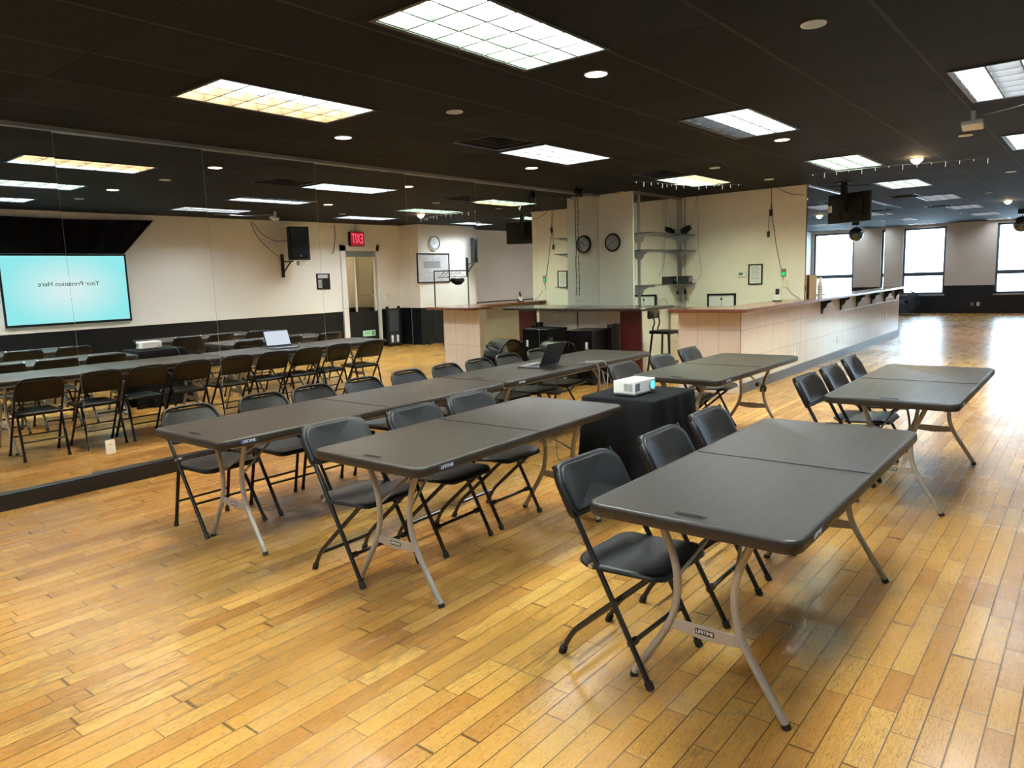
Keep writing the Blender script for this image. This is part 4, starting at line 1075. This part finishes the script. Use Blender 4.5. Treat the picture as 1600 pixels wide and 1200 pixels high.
# ------------------------------------------------------------------ things on the opposite wall (seen in the mirror)
r = thing('projection_screen', 'projection screen showing a pale cyan slide, seen in the mirror', 'screen', (4.475, OPP + .055, 1.545))
hw, hh = .915, .535
b = B()
for (a0, a1, q0, q1) in ((-hw - .03, hw + .03, hh, hh + .03), (-hw - .03, hw + .03, -hh - .04, -hh), (-hw - .03, -hw, -hh, hh), (hw, hw + .03, -hh, hh)): b.box(a0, a1, -.01, .012, q0, q1)
b.make('border', 'black', r, smooth=False)
b = B(); [b.box(a - .04, a + .04, -.056, -.009, q - .04, q + .04) for a in (-.7, .7) for q in (-.4, .4)]; b.make('wall_mount', 'black', r, smooth=False)
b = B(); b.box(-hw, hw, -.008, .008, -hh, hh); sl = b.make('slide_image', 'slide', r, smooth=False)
tb = text_builder('Your Prestation Here', .105); tb.xf(lambda a, q, h: (.02 - a, .0095 + h, .085 + q)); tb.make('lettering', 'slide_ink', sl, smooth=False)
r = thing('wall_drape', 'black drape hung on the wall above the slide screen', 'drape', (0, 0, 0))
b = B(); NX_ = 40; top = [(3.0 + 2.95 * i / NX_, OPP + .05 + .015 * math.sin(i * 1.1), 2.70 - .03 * math.sin(PI * i / NX_)) for i in range(NX_ + 1)]
bot = [(3.45 + 1.95 * i / NX_, OPP + .045 + .02 * math.sin(i * 1.1 + .4), 2.115) for i in range(NX_ + 1)]
mid = [((a[0] + c[0]) / 2 + (.0), (a[1] + c[1]) / 2, (a[2] + c[2]) / 2) for a, c in zip(top, bot)]
vs = top + mid + bot; n = NX_ + 1; vs += [(x, y + .012, z) for x, y, z in vs]
fs = []
for j in range(2):
    for i in range(NX_):
        q = (j * n + i, j * n + i + 1, (j + 1) * n + i + 1, (j + 1) * n + i); fs += [q, tuple(3 * n + k for k in q[::-1])]
edge = [i for i in range(n)] + [n + n - 1, 2 * n + n - 1] + [2 * n + i for i in range(n - 2, -1, -1)] + [n]
for a, c in zip(edge, edge[1:] + edge[:1]): fs.append((a, c, 3 * n + c, 3 * n + a))
b.add(vs, fs); b.make('fabric', 'cloth', r)
def wall_speaker(lab, x, z, yw, h, w, wy, rz):
    r = thing('wall_speaker', lab, 'speaker', (x, yw, z), rz)
    B().prism([(-w / 2, .0), (w / 2, 0), (w / 2 - .03, -.20), (w / 2 - .09, -.26), (-w / 2 + .09, -.26), (-w / 2 + .03, -.20)], 2, -h / 2, h / 2).make('cabinet', 'black', r, bev=.012)
    B().box(-w / 2 + .02, w / 2 - .02, 0, .012, -h / 2 + .03, h / 2 - .03).make('grille', 'black_gloss', r, bev=.006)
    B().cyl((0, .012, -h / 2 + .08), (0, .015, -h / 2 + .08), .018, 12).make('badge', 'grey', r)
    k = thing('speaker_bracket', lab.replace('black loudspeaker on a wall bracket', 'bracket of the loudspeaker').replace('black loudspeaker on the pier', 'bracket of the loudspeaker on the pier'), 'bracket', (x - w * .30, wy, z - h / 2))
    B().box(-.03, .03, -.001, .03, -.34, .13).make('wall_plate', 'black', k)
    d = yw - wy - .1
    b = B(); b.box(-.02, .02, .02, d, -.035, -.012); b.make('arm', 'black', k)
    B().tube([(0, .03, -.25), (0, d * .8, -.03)], .014, 6).make('strut', 'black', k)
    return r
wall_speaker('black loudspeaker on a wall bracket left of the exit door, in the mirror', 8.62, 2.32, OPP + .50, .66, .42, OPP, R(8))
wall_speaker('black loudspeaker on the pier beyond the framed sheet, in the mirror', 13.35, 2.20, -6.4 + .38, .60, .36, -6.4, R(12))
tag(B().box(8.62, 8.78, OPP + .32, OPP + .44, 1.885, 1.975).make('wall_camera', 'white', bev=.01), 'small white camera box under the hanging loudspeaker', 'camera')
for k, pts in enumerate(([(7.9, OPP + .005, 2.75), (8.05, OPP + .06, 2.5), (8.3, OPP + .15, 2.36), (8.5, OPP + .26, 2.38)], [(7.86, OPP + .005, 2.75), (7.96, OPP + .02, 2.45), (8.2, OPP + .06, 2.2), (8.38, OPP + .06, 2.08)])):
    cable(['upper black cable looping to the hanging loudspeaker', 'lower black cable looping to the loudspeaker bracket'][k], pts, .006, 'black', 'speaker_cable')
cable('black cable with a plug hanging beside the exit sign', [(9.86, OPP + .005, 2.76), (9.86, OPP + .015, 2.6), (9.84, OPP + .015, 2.4), (9.78, OPP + .02, 2.16), (9.72, OPP + .02, 2.13)], .007, 'black', 'speaker_cable')
r = thing('exit_sign', 'lit red exit sign above the glass door', 'sign', (10.38, OPP + .07, 2.455))
B().box(-.19, .19, -.05, .03, -.16, .16).make('housing', 'black', r, bev=.005)
fc = B().box(-.18, .18, .03, .034, -.145, .145).make('sign_face', 'exit_face', r, smooth=False)
tb = text_builder('EXIT', .24); tb.xf(lambda a, q, h: (-a * .62, .0365 + h, q * 1.25)); tb.make('lettering', 'exit_red', fc, smooth=False)
B().cyl((0, -.01, .16), (0, -.01, .33), .012, 8).make('stem', 'white', r)
r = thing('exit_sign', 'glowing pale green exit sign low on the door', 'sign', (10.64, OPP + .004, .335))
fc = B().box(-.17, .17, -.008, .008, -.065, .065).make('sign_face', 'exit_green', r, smooth=False)
tb = text_builder('EXIT', .095); tb.xf(lambda a, q, h: (-.06 - a * .9, .0095 + h, q)); tb.make('lettering', 'ink_green', fc, smooth=False)
b = B(); b.box(.07, .15, .008, .0095, -.05, .05); b.make('pictogram_plate', 'ink_green', fc, smooth=False)
b = B(); b.sphere((.115, .0098, .03), .009, 8, 6); b.tube([(.11, .0098, .018), (.105, .0098, -.01), (.125, .0098, -.038)], .006, 5); b.tube([(.105, .0098, -.01), (.09, .0098, -.03)], .006, 5); b.tube([(.125, .0098, .005), (.09, .0098, .01)], .005, 5)
b.make('running_figure', 'exit_green', fc, smooth=False)
r = thing('notice_board', 'black notice panel with pale stickers left of the door', 'notice board', (9.465, OPP - .001, 1.545))
B().box(-.185, .185, 0, .02, -.17, .17).make('board', 'black', r, bev=.003)
b = B(); b.box(-.15, .13, .02, .022, .07, .145); b.make('title_strip', 'art', r)
for k in range(4): B().box(-.15, -.07, .02, .022, -.13 + .045 * k, -.10 + .045 * k).make('sticker', 'art', r)
tag(B().box(11.0, 11.07, OPP + .001, OPP + .02, 1.09, 1.21).make('wall_switch', 'white', bev=.003), 'white switch with dark toggle right of the glass door', 'switch')
tag(B().box(11.22, 11.36, OPP + .001, OPP + .015, 1.10, 1.21).make('wall_switch', 'ivory', bev=.003), 'double cream switch plate between door and pier', 'switch')
r = thing('folded_cart', 'folded black upright cart standing right of the glass door', 'cart', (11.17, -6.85, 0))
for s in (-1, 1):
    B().box(s * .17 - .025, s * .17 + .025, -.03, .03, .03, .93).make('upright', 'black', r, bev=.006)
    B().box(s * .08 - .03, s * .08 + .03, .03, .034, .10, .26).make('tag', 'paper', r)
b = B(); b.box(-.17, .17, -.015, .015, .84, .88); b.box(-.17, .17, -.015, .015, .30, .34); b.make('crossbar', 'black', r)
B().box(-.17, .17, -.01, .01, .06, .84).make('deck', 'kick', r)
for s in (-1, 1): B().cyl((s * .17 - .02, 0, .04), (s * .17 + .02, 0, .04), .04, 14).make('wheel', 'rubber', r)
r = thing('clothes_rack', 'black pipe clothes rack with hangers before the framed sheet', 'clothes rack', (12.30, -5.98, 0))
for s in (-1, 1):
    B().cyl((.55 * s, 0, .08), (.55 * s, 0, 1.71), .014, 8).make('post', 'black', r)
    B().cyl((.55 * s, -.25, .07), (.55 * s, .25, .07), .016, 8).make('foot_bar', 'black', r)
    b = B(); b.sphere((.55 * s, -.24, .03), .03, 10, 8); b.sphere((.55 * s, .24, .03), .03, 10, 8); b.make('caster', 'rubber', r)
B().cyl((-.55, 0, 1.71), (.55, 0, 1.71), .014, 8).make('top_rail', 'black', r)
for k in range(5):
    x = 12.05 + .13 * k; a = .22 * math.sin(k * 2.3)
    b = B(); dx, dy = math.sin(a) * .2, math.cos(a) * .2
    b.tube([(0, 0, 0), (.03, 0, -.01), (.02, 0, -.05), (0, 0, -.07)], .004, 5, 1); b.tube([(0, 0, -.07), (dx, dy, -.17), (-dx, -dy, -.17)], .008, 5, 0, True)
    tag(b.make('clothes_hanger', 'black', None, (x, -5.98, 1.7345)), ['black hanger at the left end of the hanger cluster', 'second black hanger on the rack', 'black hanger in the middle of the rack', 'fourth black hanger on the rack', 'black hanger at the far end of the cluster'][k], 'hanger', 'hangers on the clothes rack')
tag(B().tube([(12.28, -5.97, 1.50), (12.50, -5.96, 1.44), (12.68, -5.97, 1.50)], [.04, .09, .04], 10, 1).make('black_bag', 'cloth'), 'small black bag hanging among the hangers', 'bag')

# ------------------------------------------------------------------ daylight
w = bpy.data.worlds.new('bright_overcast'); sc.world = w; w.use_nodes = True
nt = w.node_tree; bg = nt.nodes['Background']; bg.inputs[0].default_value = (.60, .80, 1.0, 1); bg.inputs[1].default_value = 2.8
for i, (y0, y1) in enumerate(WINS):
    l = bpy.data.lights.new('window_portal', 'AREA'); l.shape = 'RECTANGLE'; l.size = WZ[1] - WZ[0]; l.size_y = y1 - y0
    l.cycles.is_portal = True
    o = bpy.data.objects.new('window_portal', l); COL.objects.link(o); o.location = (FAR + .20, (y0 + y1) / 2, (WZ[0] + WZ[1]) / 2)
    o.rotation_euler = (0, R(90), 0)

# ------------------------------------------------------------------ camera and render look
cam = bpy.data.cameras.new('camera'); cam.sensor_width = 36; cam.lens = 1133.467 * 36 / 1600; cam.clip_start = .05; cam.clip_end = 200
co = bpy.data.objects.new('camera', cam); COL.objects.link(co)
Rm = [[0.6271084034747131, -0.7781296039312612, -0.03534642523898873], [-0.13328743893699765, -0.06248873000391213, -0.9891054631555295], [0.767443489068096, 0.6249875823632635, -0.14290210977697385]]
X, Y, Z = Vector(Rm[0]), -Vector(Rm[1]), -Vector(Rm[2])
mw = Matrix((X, Y, Z)).transposed().to_4x4(); mw.translation = (0, -6.19, 1.545); co.matrix_world = mw
sc.camera = co
vs_ = sc.view_settings; sc.display_settings.display_device = 'sRGB'; vs_.view_transform = 'Standard'; vs_.look = 'None'; vs_.exposure = EXPO; vs_.gamma = 1; vs_.use_curve_mapping = False
cy = sc.cycles; cy.max_bounces = 10; cy.diffuse_bounces = 5; cy.glossy_bounces = 6; cy.transparent_max_bounces = 12; cy.sample_clamp_indirect = 6; cy.use_denoising = True
cy.caustics_reflective = True; cy.caustics_refractive = False; cy.blur_glossy = .3
